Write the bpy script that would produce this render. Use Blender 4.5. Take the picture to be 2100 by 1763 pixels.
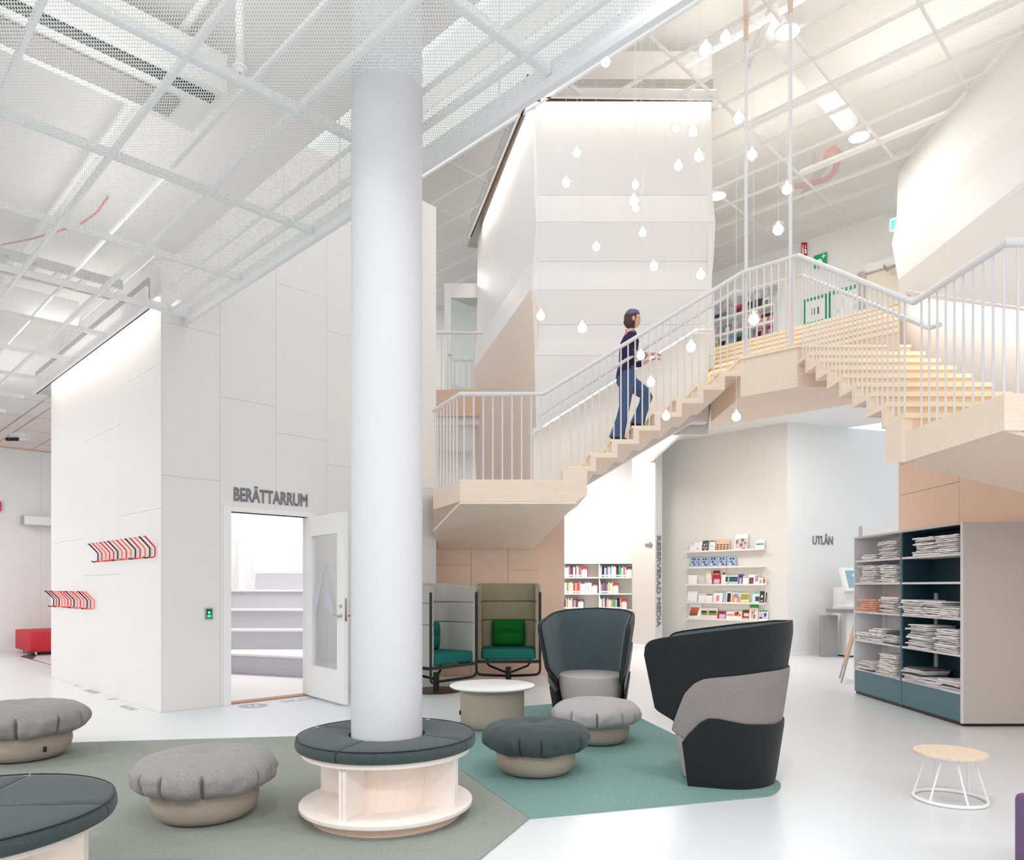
import bpy, bmesh, math, random
from mathutils import Vector, Matrix, noise
random.seed(7)
for o in list(bpy.data.objects):
    bpy.data.objects.remove(o, do_unlink=True)
SC = bpy.context.scene
C = SC.collection
PI = math.pi

# ------------------------------------------------------------------ camera
EYE = 1.35; FPX = 1500.0; CU = 1050.0; CV = 1203.0      # eye height, focal length and principal point for 2100 x 1763
cam_d = bpy.data.cameras.new('camera'); cam = bpy.data.objects.new('camera', cam_d); C.objects.link(cam)
cam.location = (0, 0, EYE); cam.rotation_euler = (PI/2, 0, 0)
cam_d.sensor_width = 36.0; cam_d.lens = 36.0*FPX/2100.0; cam_d.shift_y = (CV-881.5)/2100.0
cam_d.clip_start = 0.05; cam_d.clip_end = 200
SC.camera = cam

# ------------------------------------------------------------------ world, exposure
w = bpy.data.worlds.new('daylight'); SC.world = w; w.use_nodes = True
bg = w.node_tree.nodes['Background']; bg.inputs[0].default_value = (0.97, 0.985, 1.0, 1); bg.inputs[1].default_value = 0.72
SC.view_settings.view_transform = 'Standard'; SC.view_settings.look = 'None'; SC.view_settings.gamma = 1.0
SC.view_settings.use_curve_mapping = False; SC.view_settings.exposure = 0.72
SC.cycles.transparent_max_bounces = 24; SC.cycles.max_bounces = 8; SC.cycles.diffuse_bounces = 5

def area(name, loc, sx, sy, power, col=(1, 1, 1), rot=(0, 0, 0), spread=None):
    d = bpy.data.lights.new(name, 'AREA'); d.shape = 'RECTANGLE'; d.size = sx; d.size_y = sy; d.energy = power; d.color = col
    if spread: d.spread = spread
    o = bpy.data.objects.new(name, d); C.objects.link(o); o.location = loc; o.rotation_euler = rot
    return o
WARM = (1.0, 0.90, 0.78); NEUT = (1.0, 0.985, 0.965)

# linear fittings above the perforated ceilings, washing the slabs, and unseen fill lights added behind and beside the viewer
for x, y in ((3.0, 10.0), (4.6, 8.4), (6.2, 6.8), (4.6, 12.4), (6.2, 10.8), (7.8, 9.2)):
    area('upper_plenum_light', (x, y, 8.6), 2.0, 1.0, 11, (1.0, .955, .89), (PI, 0, math.radians(-45)))
for x, y in ((-2.2, 4.0), (-3.4, 6.2), (-5.4, 8.8), (-8.2, 11.8), (-.6, 2.6)):
    area('plenum_light', (x, y, 4.36), 2.4, .8, 5, NEUT, (PI, 0, math.radians(-45)))
for x, y in ((-3.2, -1.2), (0.2, -1.2), (3.4, -1.6), (-5.6, 1.6), (-8.0, 4.2), (-10.4, 6.8), (-10.2, 11.4)):
    area('hall_fill_light', (x, y, 4.2), 1.2, .6, 58, NEUT)
for x, y in ((2.4, 14.0), (4.8, 12.2)):
    area('lending_fill_light', (x, y, 4.5), 1.2, .3, 42, NEUT)  # hidden lights added to lift the dim brochure and lending walls
for x, y in ((4.0, 12.6), (4.9, 11.4), (-1.8, 16.6)):
    area('upper_floor_fill', (x, y, 8.4), .9, .3, 24, (1.0, .955, .89))  # added fill for the dark upper floor walls, without a fitting
for x, y, tx, ty in ((1.1, 2.8, .9, 5.8), (-.9, 2.2, -1.4, 4.4)):      # unseen spots added above the ceiling for firmer shadows in the lounge
    d = bpy.data.lights.new('added_lounge_spot', 'SPOT'); d.energy = 95; d.spot_size = math.radians(95); d.spot_blend = .8; d.shadow_soft_size = .12; d.color = NEUT
    o = bpy.data.objects.new('added_lounge_spot', d); C.objects.link(o); o.location = (x, y, 4.7)
    o.rotation_euler = Vector((tx-x, ty-y, -4.4)).to_track_quat('-Z', 'Y').to_euler()
area('book_room_lamp', (1.6, 15.6, 4.5), 2.4, .5, 80, (1, .99, .97))

# ------------------------------------------------------------------ points
def P(u, v, Y): return Vector(((u-CU)/FPX*Y, Y, EYE+(CV-v)/FPX*Y))           # a point at distance Y
def ZP(u, v, z):                                                             # a point at height z
    Y = (EYE-z)*FPX/(v-CV); return Vector(((u-CU)/FPX*Y, Y, z))
def FL(u, v): return ZP(u, v, 0.0)
def PQ(p, q, z=0.0): return Vector(((p-q)/2, (p+q)/2, z))                    # the building's 45 degree grid
def onq(u, q):                                                               # where a sight line at u meets the wall y-x=q
    t = (u-CU)/FPX; Y = q/(1-t); return Vector((t*Y, Y, 0))
def onp(u, p):
    t = (u-CU)/FPX; Y = p/(1+t); return Vector((t*Y, Y, 0))
def zat(v, Y): return EYE+(CV-v)/FPX*Y

# ------------------------------------------------------------------ materials
def lin(c):
    return tuple((x/255/12.92 if x/255 <= .04045 else ((x/255+.055)/1.055)**2.4) for x in c)
MATS = {}
def mat(name, col, rough=.5, spec=.5, metal=0.0, var=None, bump=None, emit=None, coat=0.0, sheen=0.0):
    """col sRGB 0-255; var=(scale, amount, stretch) tonal grain; bump=(scale, strength, stretch)."""
    if name in MATS: return MATS[name]
    m = bpy.data.materials.new(name); m.use_nodes = True; nt = m.node_tree; b = nt.nodes['Principled BSDF']
    c = lin(col)
    b.inputs['Base Color'].default_value = (*c, 1); b.inputs['Roughness'].default_value = rough
    b.inputs['Specular IOR Level'].default_value = spec; b.inputs['Metallic'].default_value = metal
    b.inputs['Coat Weight'].default_value = coat; b.inputs['Sheen Weight'].default_value = sheen
    if emit:
        b.inputs['Emission Color'].default_value = (*lin(emit[0]), 1); b.inputs['Emission Strength'].default_value = emit[1]
    tc = nt.nodes.new('ShaderNodeTexCoord')
    def noise(scale, stretch):
        mp = nt.nodes.new('ShaderNodeMapping'); mp.inputs['Scale'].default_value = stretch
        n = nt.nodes.new('ShaderNodeTexNoise'); n.inputs['Scale'].default_value = scale; n.inputs['Detail'].default_value = 3
        nt.links.new(tc.outputs['Object'], mp.inputs[0]); nt.links.new(mp.outputs[0], n.inputs['Vector']); return n
    if var:
        n = noise(var[0], var[2] if len(var) > 2 else (1, 1, 1)); a = var[1]
        r = nt.nodes.new('ShaderNodeValToRGB')
        r.color_ramp.elements[0].position = .28; r.color_ramp.elements[1].position = .72
        r.color_ramp.elements[0].color = (*[x*(1-a) for x in c], 1); r.color_ramp.elements[1].color = (*[min(1, x*(1+a)) for x in c], 1)
        nt.links.new(n.outputs['Fac'], r.inputs[0]); nt.links.new(r.outputs[0], b.inputs['Base Color'])
    if bump:
        n = noise(bump[0], bump[2] if len(bump) > 2 else (1, 1, 1))
        bp = nt.nodes.new('ShaderNodeBump'); bp.inputs['Strength'].default_value = bump[1]; bp.inputs['Distance'].default_value = .004
        nt.links.new(n.outputs['Fac'], bp.inputs['Height']); nt.links.new(bp.outputs[0], b.inputs['Normal'])
    MATS[name] = m; return m
def emis(name, col, s):
    if name in MATS: return MATS[name]
    m = bpy.data.materials.new(name); m.use_nodes = True; nt = m.node_tree; nt.nodes.clear()
    e = nt.nodes.new('ShaderNodeEmission'); e.inputs[0].default_value = (*lin(col), 1); e.inputs[1].default_value = s
    o = nt.nodes.new('ShaderNodeOutputMaterial'); nt.links.new(e.outputs[0], o.inputs[0]); MATS[name] = m; return m
def glass(name, tint=(255, 255, 255), mixin=.12, rough=.02):
    if name in MATS: return MATS[name]
    m = bpy.data.materials.new(name); m.use_nodes = True; nt = m.node_tree; nt.nodes.clear(); N = nt.nodes.new
    t = N('ShaderNodeBsdfTransparent'); t.inputs[0].default_value = (*lin(tint), 1)
    g = N('ShaderNodeBsdfGlossy'); g.inputs['Roughness'].default_value = rough
    f0 = N('ShaderNodeLayerWeight'); f0.inputs[0].default_value = .5; f = N('ShaderNodeMath'); f.operation = 'POWER'; f.inputs[1].default_value = 4.0; nt.links.new(f0.outputs['Facing'], f.inputs[0])
    a = N('ShaderNodeMath'); a.operation = 'ADD'; a.inputs[1].default_value = mixin; a.use_clamp = True
    x = N('ShaderNodeMixShader'); o = N('ShaderNodeOutputMaterial')
    nt.links.new(f.outputs[0], a.inputs[0]); nt.links.new(a.outputs[0], x.inputs[0])
    nt.links.new(t.outputs[0], x.inputs[1]); nt.links.new(g.outputs[0], x.inputs[2]); nt.links.new(x.outputs[0], o.inputs[0])
    MATS[name] = m; return m
def perforated(name, col, pitch, hole):
    """sheet metal punched with round holes on a hexagonal raster, in metres on the sheet"""
    m = bpy.data.materials.new(name); m.use_nodes = True; nt = m.node_tree; N = nt.nodes.new; L = nt.links.new
    b = nt.nodes['Principled BSDF']; b.inputs['Base Color'].default_value = (*lin(col), 1); b.inputs['Roughness'].default_value = .45
    geo = N('ShaderNodeNewGeometry'); mp = N('ShaderNodeMapping'); mp.inputs['Rotation'].default_value = (0, 0, PI/4)
    s = 1/pitch; mp.inputs['Scale'].default_value = (s, s/math.sqrt(3), 0)
    L(geo.outputs['Position'], mp.inputs[0])
    ds = []
    for off in (0.0, .5):
        ad = N('ShaderNodeVectorMath'); ad.operation = 'ADD'; ad.inputs[1].default_value = (off, off, 0); L(mp.outputs[0], ad.inputs[0])
        fr = N('ShaderNodeVectorMath'); fr.operation = 'FRACTION'; L(ad.outputs[0], fr.inputs[0])
        sb = N('ShaderNodeVectorMath'); sb.operation = 'SUBTRACT'; sb.inputs[1].default_value = (.5, .5, 0); L(fr.outputs[0], sb.inputs[0])
        mu = N('ShaderNodeVectorMath'); mu.operation = 'MULTIPLY'; mu.inputs[1].default_value = (1, math.sqrt(3), 0); L(sb.outputs[0], mu.inputs[0])
        ln = N('ShaderNodeVectorMath'); ln.operation = 'LENGTH'; L(mu.outputs[0], ln.inputs[0]); ds.append(ln)
    mn = N('ShaderNodeMath'); mn.operation = 'MINIMUM'; L(ds[0].outputs['Value'], mn.inputs[0]); L(ds[1].outputs['Value'], mn.inputs[1])
    gt = N('ShaderNodeMath'); gt.operation = 'GREATER_THAN'; gt.inputs[1].default_value = hole; L(mn.outputs[0], gt.inputs[0])
    t = N('ShaderNodeBsdfTransparent'); x = N('ShaderNodeMixShader'); o = nt.nodes['Material Output']
    L(gt.outputs[0], x.inputs[0]); L(t.outputs[0], x.inputs[1]); L(b.outputs[0], x.inputs[2]); L(x.outputs[0], o.inputs[0])
    return m

# ------------------------------------------------------------------ shapes: each returns (verts, faces)
def box(x0, x1, y0, y1, z0, z1):
    V = [(x, y, z) for z in (z0, z1) for y in (y0, y1) for x in (x0, x1)]
    return V, [(0, 2, 3, 1), (4, 5, 7, 6), (0, 1, 5, 4), (2, 6, 7, 3), (0, 4, 6, 2), (1, 3, 7, 5)]
def prism(poly, z0, z1):
    a = sum(poly[i][0]*poly[(i+1) % len(poly)][1]-poly[(i+1) % len(poly)][0]*poly[i][1] for i in range(len(poly)))
    if a < 0: poly = poly[::-1]
    n = len(poly)
    V = [(p[0], p[1], z0) for p in poly]+[(p[0], p[1], z1) for p in poly]
    F = [tuple(range(n))[::-1], tuple(range(n, 2*n))]+[(i, (i+1) % n, n+(i+1) % n, n+i) for i in range(n)]
    return V, F
def xzprism(poly, y0, y1):          # polygon in x,z pushed along y
    V, F = prism([(p[0], p[1]) for p in poly], y0, y1)
    return [(a, c, b) for a, b, c in V], [f[::-1] for f in F]
def yzprism(poly, x0, x1):
    V, F = prism(poly, x0, x1)
    return [(c, a, b) for a, b, c in V], F
def obox(p0, p1, th, z0, z1):       # upright slab from p0 to p1, thickness th to the left of that direction
    p0 = Vector((p0[0], p0[1])); p1 = Vector((p1[0], p1[1])); d = (p1-p0).normalized(); n = Vector((-d.y, d.x))*th
    return prism([p0, p1, p1+n, p0+n], z0, z1)
def solid(poly, th):                # flat 3d polygon given a thickness against its normal
    poly = [Vector(p) for p in poly]; n = Vector((0, 0, 0))
    for i in range(len(poly)):
        n += (poly[i]-poly[0]).cross(poly[(i+1) % len(poly)]-poly[0])
    n.normalize(); k = len(poly)
    V = poly+[p-n*th for p in poly]
    return V, [tuple(range(k)), tuple(range(k, 2*k))[::-1]]+[(i, k+i, k+(i+1) % k, (i+1) % k) for i in range(k)]
def tube(pts, r, n=8, closed=False, caps=True):
    pts = [Vector(p) for p in pts]; m = len(pts); V = []; F = []
    rr = r if isinstance(r, (list, tuple)) else [r]*m
    up = None
    for i, p in enumerate(pts):
        if closed: d = (pts[(i+1) % m]-pts[i-1])
        else: d = (pts[min(i+1, m-1)]-pts[max(i-1, 0)])
        d.normalize()
        if up is None:
            up = Vector((0, 0, 1)) if abs(d.z) < .9 else Vector((1, 0, 0))
        s = d.cross(up)
        if s.length < 1e-5: s = d.orthogonal()
        s.normalize(); up = s.cross(d).normalized()
        k = 1.0
        if 0 < i < m-1 or closed:
            a = (pts[i]-pts[i-1]).normalized(); b = (pts[(i+1) % m]-pts[i]).normalized(); k = 1/max(.5, math.sqrt(max(0, (1+a.dot(b))/2)))
        for j in range(n):
            t = 2*PI*j/n
            V.append(p+(s*math.cos(t)+up*math.sin(t))*rr[i]*(k if abs(k-1) < .6 else 1.4))
    for i in range(m if closed else m-1):
        for j in range(n):
            a = i*n+j; b = i*n+(j+1) % n; c = ((i+1) % m)*n+(j+1) % n; d = ((i+1) % m)*n+j
            F.append((a, b, c, d))
    if caps and not closed:
        F.append(tuple(range(n))[::-1]); F.append(tuple(range((m-1)*n, m*n)))
    return V, F
def lathe(prof, n=48, c=(0, 0), a0=0.0, a1=2*PI):
    full = abs(a1-a0-2*PI) < 1e-6; cols = n if full else n+1; V = []; F = []; k = len(prof)
    for i in range(cols):
        t = a0+(a1-a0)*i/n
        for r, z in prof: V.append((c[0]+r*math.cos(t), c[1]+r*math.sin(t), z))
    for i in range(n):
        for j in range(k-1):
            a = i*k+j; b = ((i+1) % cols)*k+j
            F.append((a, b, b+1, a+1))
    return V, F
def disc(c, r, z0, z1, n=40): return lathe([(0.0001, z0), (r, z0), (r, z1), (0.0001, z1)], n, c)
def ball(c, r, n=20, m=12, sz=1.0):
    return [(c[0]+x, c[1]+y, c[2]+z*sz) for x, y, z in lathe([(max(1e-4, r*math.sin(PI*i/m)), -r*math.cos(PI*i/m)) for i in range(m+1)], n)[0]], lathe([(1, i) for i in range(m+1)], n)[1]
def rbox(x0, x1, y0, y1, z0, z1, r=.02, seg=3):
    bm = bmesh.new(); bmesh.ops.create_cube(bm, size=1.0)
    for v in bm.verts: v.co = Vector(((x0+x1)/2+v.co.x*(x1-x0), (y0+y1)/2+v.co.y*(y1-y0), (z0+z1)/2+v.co.z*(z1-z0)))
    bmesh.ops.bevel(bm, geom=bm.edges[:], offset=r, segments=seg, profile=.5, affect='EDGES')
    bm.verts.index_update(); V = [tuple(v.co) for v in bm.verts]; F = [tuple(v.index for v in f.verts) for f in bm.faces]; bm.free()
    return V, F
def join(*parts):
    V = []; F = []
    for v, f in parts:
        k = len(V); V += [tuple(x) for x in v]; F += [tuple(i+k for i in g) for g in f]
    return V, F
def xf(vf, M): return [M @ Vector(v) for v in vf[0]], vf[1]

# ------------------------------------------------------------------ objects
def obj(name, vf, m, parent=None, smooth=False, world=False, label=None):
    V, F = vf
    if world and parent is not None:
        inv = parent.matrix_basis.inverted(); V = [inv @ Vector(v) for v in V]
    me = bpy.data.meshes.new(name); me.from_pydata([tuple(v) for v in V], [], F)
    if m is not None: me.materials.append(m)
    if smooth:
        me.polygons.foreach_set('use_smooth', [True]*len(me.polygons))
        try: me.set_sharp_from_angle(angle=math.radians(40))
        except Exception: pass
    me.update()
    o = bpy.data.objects.new(name, me); C.objects.link(o)
    if parent is not None: o.parent = parent
    if label: o['label'] = label
    return o
def tag(o, label, cat, group=None, kind=None):
    o['label'] = label; o['category'] = cat
    if group: o['group'] = group
    if kind: o['kind'] = kind
    return o
def thing(name, label, cat, loc=(0, 0, 0), rotz=0.0, group=None):
    o = bpy.data.objects.new(name, None); C.objects.link(o); o.empty_display_size = .1
    o.location = loc; o.rotation_euler = (0, 0, rotz)
    o.matrix_basis = Matrix.Translation(loc) @ Matrix.Rotation(rotz, 4, 'Z')
    return tag(o, label, cat, group)
def struct(name, vf, m, label, cat, parent=None, smooth=False):
    o = obj(name, vf, m, parent, smooth); tag(o, label, cat, kind='structure'); return o
def dup(root, label, M=None, group=None):
    r = root.copy(); C.objects.link(r); r['label'] = label
    if M is not None: r.matrix_basis = M
    if group: r['group'] = group
    for ch in list(root.children):
        c = ch.copy(); C.objects.link(c); c.parent = r
        for g in list(ch.children):
            d = g.copy(); C.objects.link(d); d.parent = c
    return r
def share(name, o, loc, parent=None, rotz=0.0):
    c = bpy.data.objects.new(name, o.data); C.objects.link(c); c.location = loc; c.rotation_euler = (0, 0, rotz)
    if parent is not None: c.parent = parent
    return c
def text(name, s, size, M, m, parent=None, extrude=.002, bold=.0, align='CENTER', spacing=1.0, label=None):
    d = bpy.data.curves.new(name, 'FONT'); d.body = s; d.size = size; d.extrude = extrude*.4; d.bevel_depth = bold; d.bevel_resolution = 0; d.align_x = align
    d.space_character = spacing; d.materials.append(m)
    o = bpy.data.objects.new(name, d); C.objects.link(o); o.matrix_basis = M
    if parent is not None: o.parent = parent
    if label: o['label'] = label
    return o
def facing(loc, right, up):        # frame with x to the right, y up, z towards the reader
    r = Vector(right).normalized(); u = Vector(up).normalized(); n = r.cross(u)
    return Matrix(((r.x, u.x, n.x, loc[0]), (r.y, u.y, n.y, loc[1]), (r.z, u.z, n.z, loc[2]), (0, 0, 0, 1)))
ORD = ['first', 'second', 'third', 'fourth', 'fifth', 'sixth', 'seventh', 'eighth', 'ninth', 'tenth', 'eleventh', 'twelfth', 'thirteenth',
       'fourteenth', 'fifteenth', 'sixteenth', 'seventeenth', 'eighteenth', 'nineteenth', 'twentieth', 'twenty-first', 'twenty-second',
       'twenty-third', 'twenty-fourth', 'twenty-fifth', 'twenty-sixth', 'twenty-seventh', 'twenty-eighth', 'twenty-ninth', 'thirtieth']
R2 = math.sqrt(.5)

# palette
m_floor = mat('epoxy_floor', (218, 221, 224), .30, .42, var=(1.2, .012))
m_white = mat('white_paint', (238, 238, 238), .5)
m_plaster = mat('white_plaster', (236, 236, 234), .8, .2)
m_birch = mat('white_glazed_birch', (231, 229, 228), .55, .3, var=(6, .006, (12, 12, 1)))
m_birchp = mat('birch_plywood_plain', (232, 203, 184), .55, .3, var=(5, .035, (10, 10, 1)))
m_ash = mat('ash_wood', (243, 225, 209), .5, .35, var=(4, .05, (1.2, 14, 14)), bump=(6, .05, (1.2, 14, 14)))
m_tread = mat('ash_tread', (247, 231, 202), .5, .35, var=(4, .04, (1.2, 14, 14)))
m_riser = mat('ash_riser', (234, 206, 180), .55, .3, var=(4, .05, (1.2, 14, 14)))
m_mesh = perforated('perforated_steel', (246, 246, 246), .021, .365)
m_steel = mat('white_steel', (236, 236, 238), .35, .5)
m_rail = mat('rail_lacquer', (226, 224, 226), .3, .5)
m_dark = mat('black_steel', (22, 22, 24), .4, .5)
m_slab = mat('painted_concrete', (222, 221, 217), .9, .1)
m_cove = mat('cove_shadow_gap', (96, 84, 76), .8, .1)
m_chrome = mat('chrome', (200, 200, 200), .15, .5, 1.0)
m_letter = mat('grey_lettering', (122, 122, 128), .6)
# ================================================================== SETTING
ZC = 4.28      # perforated ceiling of the ground floor
ZU = 8.5       # perforated ceiling of the upper floor
struct('floor', box(-22, 16, -7, 26, -.1, 0), m_floor, 'smooth pale grey seamless floor running through the whole hall', 'floor')

def clip(poly, n, d, keep_out):
    out = []
    for i in range(len(poly)):
        a = poly[i]; b = poly[(i+1) % len(poly)]; da = n.dot(a)-d; db = n.dot(b)-d
        if not keep_out: da, db = -da, -db
        if da >= 0: out.append(a)
        if (da > 0 and db < 0) or (da < 0 and db > 0): out.append(a+(b-a)*(da/(da-db)))
    return out
def subtract(poly, hole):           # 2d polygon minus a convex counter-clockwise hole
    pieces = []; rest = poly
    for i in range(len(hole)):
        a = hole[i]; b = hole[(i+1) % len(hole)]; e = (b-a).normalized(); n = Vector((e.y, -e.x)); d = n.dot(a)
        o = clip(rest, n, d, True)
        if len(o) > 2: pieces.append(o)
        rest = clip(rest, n, d, False)
        if len(rest) < 3: break
    return pieces
def sheet(polys, z):
    V = []; F = []
    for p in polys:
        k = len(V); V += [(a.x, a.y, z) for a in p]; F.append(tuple(range(k, k+len(p))))
    return V, F
def pq2(p, q): return Vector(((p-q)/2, (p+q)/2))
def mesh_ceiling(parent, z, ps, qs, holes, limit=None):
    for i in range(len(ps)-1):
        for j in range(len(qs)-1):
            g = .022
            a, b, c, d = ps[i]+g, ps[i+1]-g, qs[j]+g, qs[j+1]-g
            if limit and not limit((a+b)/2, (c+d)/2): continue
            polys = [[pq2(a, c), pq2(b, c), pq2(b, d), pq2(a, d)]]
            polys = [p[::-1] if sum(p[k].x*p[(k+1) % 4].y-p[(k+1) % 4].x*p[k].y for k in range(4)) < 0 else p for p in polys]
            for h in holes:
                polys = [s for p in polys for s in subtract(p, h)]
            if polys: obj('panel', sheet(polys, z), m_mesh, parent)
def outside(a, b, hole):            # the parts of segment a-b outside a convex counter-clockwise hole
    t0, t1 = 0.0, 1.0
    for i in range(len(hole)):
        e0 = hole[i]; e = (hole[(i+1) % len(hole)]-e0); n = Vector((e.y, -e.x)); da = n.dot(a-e0); db = n.dot(b-e0)
        if da > 0 and db > 0: return [(a, b)]
        if da > 0: t0 = max(t0, da/(da-db))
        elif db > 0: t1 = min(t1, da/(da-db))
    if t0 >= t1: return [(a, b)]
    return [s for s in ((a, a+(b-a)*t0), (a+(b-a)*t1, b)) if (s[1]-s[0]).length > .05]
def bars(parent, z, lines, w=.03, h=.045, hole=None):
    segs = [s for (p0, q0, p1, q1) in lines for s in (outside(pq2(p0, q0), pq2(p1, q1), hole) if hole else [(pq2(p0, q0), pq2(p1, q1))])]
    for a, b in segs:
        d = (b-a).normalized(); n = Vector((d.y, -d.x))*w/2
        obj('rail', prism([a+n, b+n, b-n, a-n], z, z+h), m_steel, parent)

# ---- ground floor ceiling: slab above, perforated panels below
slab = struct('ceiling', prism([pq2(-7, .5), pq2(4.3, .5), pq2(4.3, 11.55), pq2(4.06, 11.55), pq2(4.06, 18.1), pq2(9.3, 18.1), pq2(9.3, 26), pq2(-7, 26)], 4.95, 5.5), m_slab,
              'white slab behind the suspended perforated metal ceiling over the lounge', 'ceiling')
ps = [-4.32, -3.38, -2.44, -1.5, -.56, .38, 1.32, 2.26, 3.2, 4.14, 4.42]; qs = [2.11+1.88*k for k in range(13)]+[25.85]
hole_box = [pq2(3.80, 18.3), pq2(3.80, 11.41), pq2(5.5, 11.41), pq2(5.5, 18.3)]
mesh_ceiling(slab, ZC, ps, qs, [hole_box])
mesh_ceiling(slab, ZC, [4.42, 5.36, 6.3, 7.24, 8.2], [18.3, 19.03]+qs[10:], [])
bars(slab, ZC+.002, [(p, 2.0, p, 25 if p < 3.7 else 11.4) for p in ps[1:-1]])
bars(slab, ZC+.007, [(-4.3, q, 4.4 if q < 11.4 else 3.8, q) for q in qs[1:-1]], .05, .05)
bars(slab, ZC+.12, [(2.86, 2.0, 2.86, 25), (3.98, 2.0, 3.98, 11.4)], .02, .03)
for q in [3.2+1.25*k for k in range(7)]:                     # hangers along the open edge
    obj('hanger', tube([PQ(4.3, q, ZC), PQ(4.3, q, 4.95)], .006, 6), m_steel, slab)
struct('trim_1', prism([pq2(4.42, 1.5), pq2(4.48, 1.5), pq2(4.48, 11.6), pq2(4.42, 11.6)], ZC-.055, ZC+.09), m_steel,
       'white metal edge trim of the perforated ceiling beside the atrium', 'trim')
struct('trim_2', join(prism([pq2(3.80, 11.41), pq2(3.80, 18.3), pq2(3.835, 18.3), pq2(3.835, 11.41)], ZC-.03, ZC+.2),
                      prism([pq2(3.80, 11.38), pq2(4.45, 11.38), pq2(4.45, 11.41), pq2(3.80, 11.41)], ZC-.03, ZC+.06)), m_steel,
       'slim metal trim round the light cove over the coat hook wall', 'trim')
struct('trim_3', prism([pq2(3.835, 11.45), pq2(3.87, 11.45), pq2(3.87, 18.2), pq2(3.835, 18.2)], ZC-.025, ZC+.3), m_cove,
       'dark shadow gap lining of the cove over the coat hook wall', 'trim')
area('cove_strip_light', PQ(3.98, 14.8, ZC+.22), 4.3, .05, 26, WARM, (0, 0, math.radians(135)))

# ---- services above the perforated sheets, seen through the holes
def duct(name, label, pts, r, m, cat='duct'):
    o = obj(name, tube(pts, r, 14), m, None, True); tag(o, label, cat); return o
vent = thing('ventilation_unit', 'long white ventilation unit with a dark slot above the perforated ceiling', 'ventilation unit', PQ(1.5, 7.0, 4.5))
obj('casing', prism([pq2(-1, 6.6), pq2(2.9, 6.6), pq2(2.9, 7.4), pq2(-1, 7.4)], 4.55, 4.8), m_white, vent, world=True)
obj('slot', prism([pq2(-.9, 6.69), pq2(2.83, 6.69), pq2(2.83, 6.80), pq2(-.9, 6.80)], 4.53, 4.56), m_dark, vent, world=True)
m_grille = perforated('grille_sheet', (120, 118, 118), .03, .33)
obj('grille', prism([pq2(-.9, 6.95), pq2(2.62, 6.95), pq2(2.62, 7.27), pq2(-.9, 7.27)], 4.525, 4.53), mat('grille_grey', (132, 130, 130), .6), vent, world=True)
m_red = mat('red_pipe', (196, 40, 52), .4); m_galv = mat('galvanised', (176, 176, 174), .45, .5, .5)
duct('sprinkler_pipe', 'thin white sprinkler pipe above the perforated ceiling', [PQ(2.55, 3, 4.88), PQ(2.55, 24, 4.88)], .025, m_white, 'pipe')
duct('red_conduit', 'red conduit drooping above the ceiling near the coat hook wall', [PQ(3.0, 10.4, 4.92), PQ(2.95, 10.7, 4.84), PQ(2.85, 11.1, 4.80), PQ(2.5, 12.0, 4.80), PQ(1.6, 13.8, 4.80)], .010, m_red, 'pipe')
tray = thing('cable_tray', 'steel cable tray running above the ceiling near the coat hook wall', 'cable tray', PQ(2, 12.3, 4.6))
for q in (12.1, 12.7): obj('side_rail', prism([pq2(-1, q), pq2(3.7, q), pq2(3.7, q+.04), pq2(-1, q+.04)], 4.56, 4.66), m_galv, tray, world=True)
for k in range(14): obj('rung', prism([pq2(-.8+.33*k, 12.1), pq2(-.72+.33*k, 12.1), pq2(-.72+.33*k, 12.72), pq2(-.8+.33*k, 12.72)], 4.57, 4.59), m_galv, tray, world=True)
duct('air_duct', 'round white air duct above the ceiling in the far left corner', [PQ(-1, 14.2, 4.66), PQ(3.6, 14.2, 4.66)], .16, m_white)
sl = thing('sprinkler', 'white drop pipe with a sprinkler outlet above the ceiling', 'sprinkler', P(492, 140, 4.1))
obj('drop_pipe', tube([P(492, 150, 4.1), P(492, 148, 4.1)+Vector((0, 0, .9))], .022, 10), m_white, sl, True, world=True)
obj('escutcheon', disc(P(492, 138, 4.1)[:2], .04, zat(138, 4.1)-.01, zat(138, 4.1)+.0), m_white, sl, True, world=True)
obj('bulb', ball(P(492, 146, 4.1), .012), m_red, sl, True, world=True)

# ---- story room: the white timber house with the open door
QB = 11.63; PB = 4.10; PE = 9.43; ZT = 6.81
d0, d1, dz = 5.16, 6.56, 2.215
wf = struct('wall_story_room_front', join(obox(pq2(PB+.02, QB), pq2(d0, QB), .12, 0, ZT), obox(pq2(d1, QB), pq2(PE, QB), .12, 0, ZT), obox(pq2(d0, QB), pq2(d1, QB), .12, dz, ZT)),
            m_birch, 'white timber panel wall with a doorway, rising past the ceiling', 'wall')
def pan(parent, a, b, th, z0, z1, m, side=1):
    a = Vector(a); b = Vector(b); d = (b-a).normalized()*.0012
    obj('panel', obox(a+d, b-d, th, z0+.0012, z1-.0012), m, parent)
cols = [PB, 4.98, 5.94, 6.91, 7.87, 8.83, PE]
zrow = [[0, 2.55, 4.2, ZT], [2.27, 3.51, 5.3, ZT], [2.27, 3.2, 5.0, ZT], [0, 2.9, 4.6, ZT], [0, 2.2, 4.0, 5.9, ZT], [0, 2.75, 4.5, ZT]]
for i in range(6):
    for k in range(len(zrow[i])-1):
        pan(wf, pq2(cols[i], QB-.02), pq2(cols[i+1], QB-.02), .014, zrow[i][k], zrow[i][k+1], m_birch)
pan(wf, pq2(4.98, QB-.02), pq2(5.035, QB-.02), .014, 0, 2.27, m_birch); pan(wf, pq2(6.69, QB-.02), pq2(6.91, QB-.02), .014, 0, 2.27, m_birch)
ws = struct('wall_story_room_side', obox(pq2(PB, 17.98), pq2(PB, QB+.03), .12, 0, 4.95), m_birch, 'white timber panel wall carrying two rows of coat hooks', 'wall')
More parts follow.
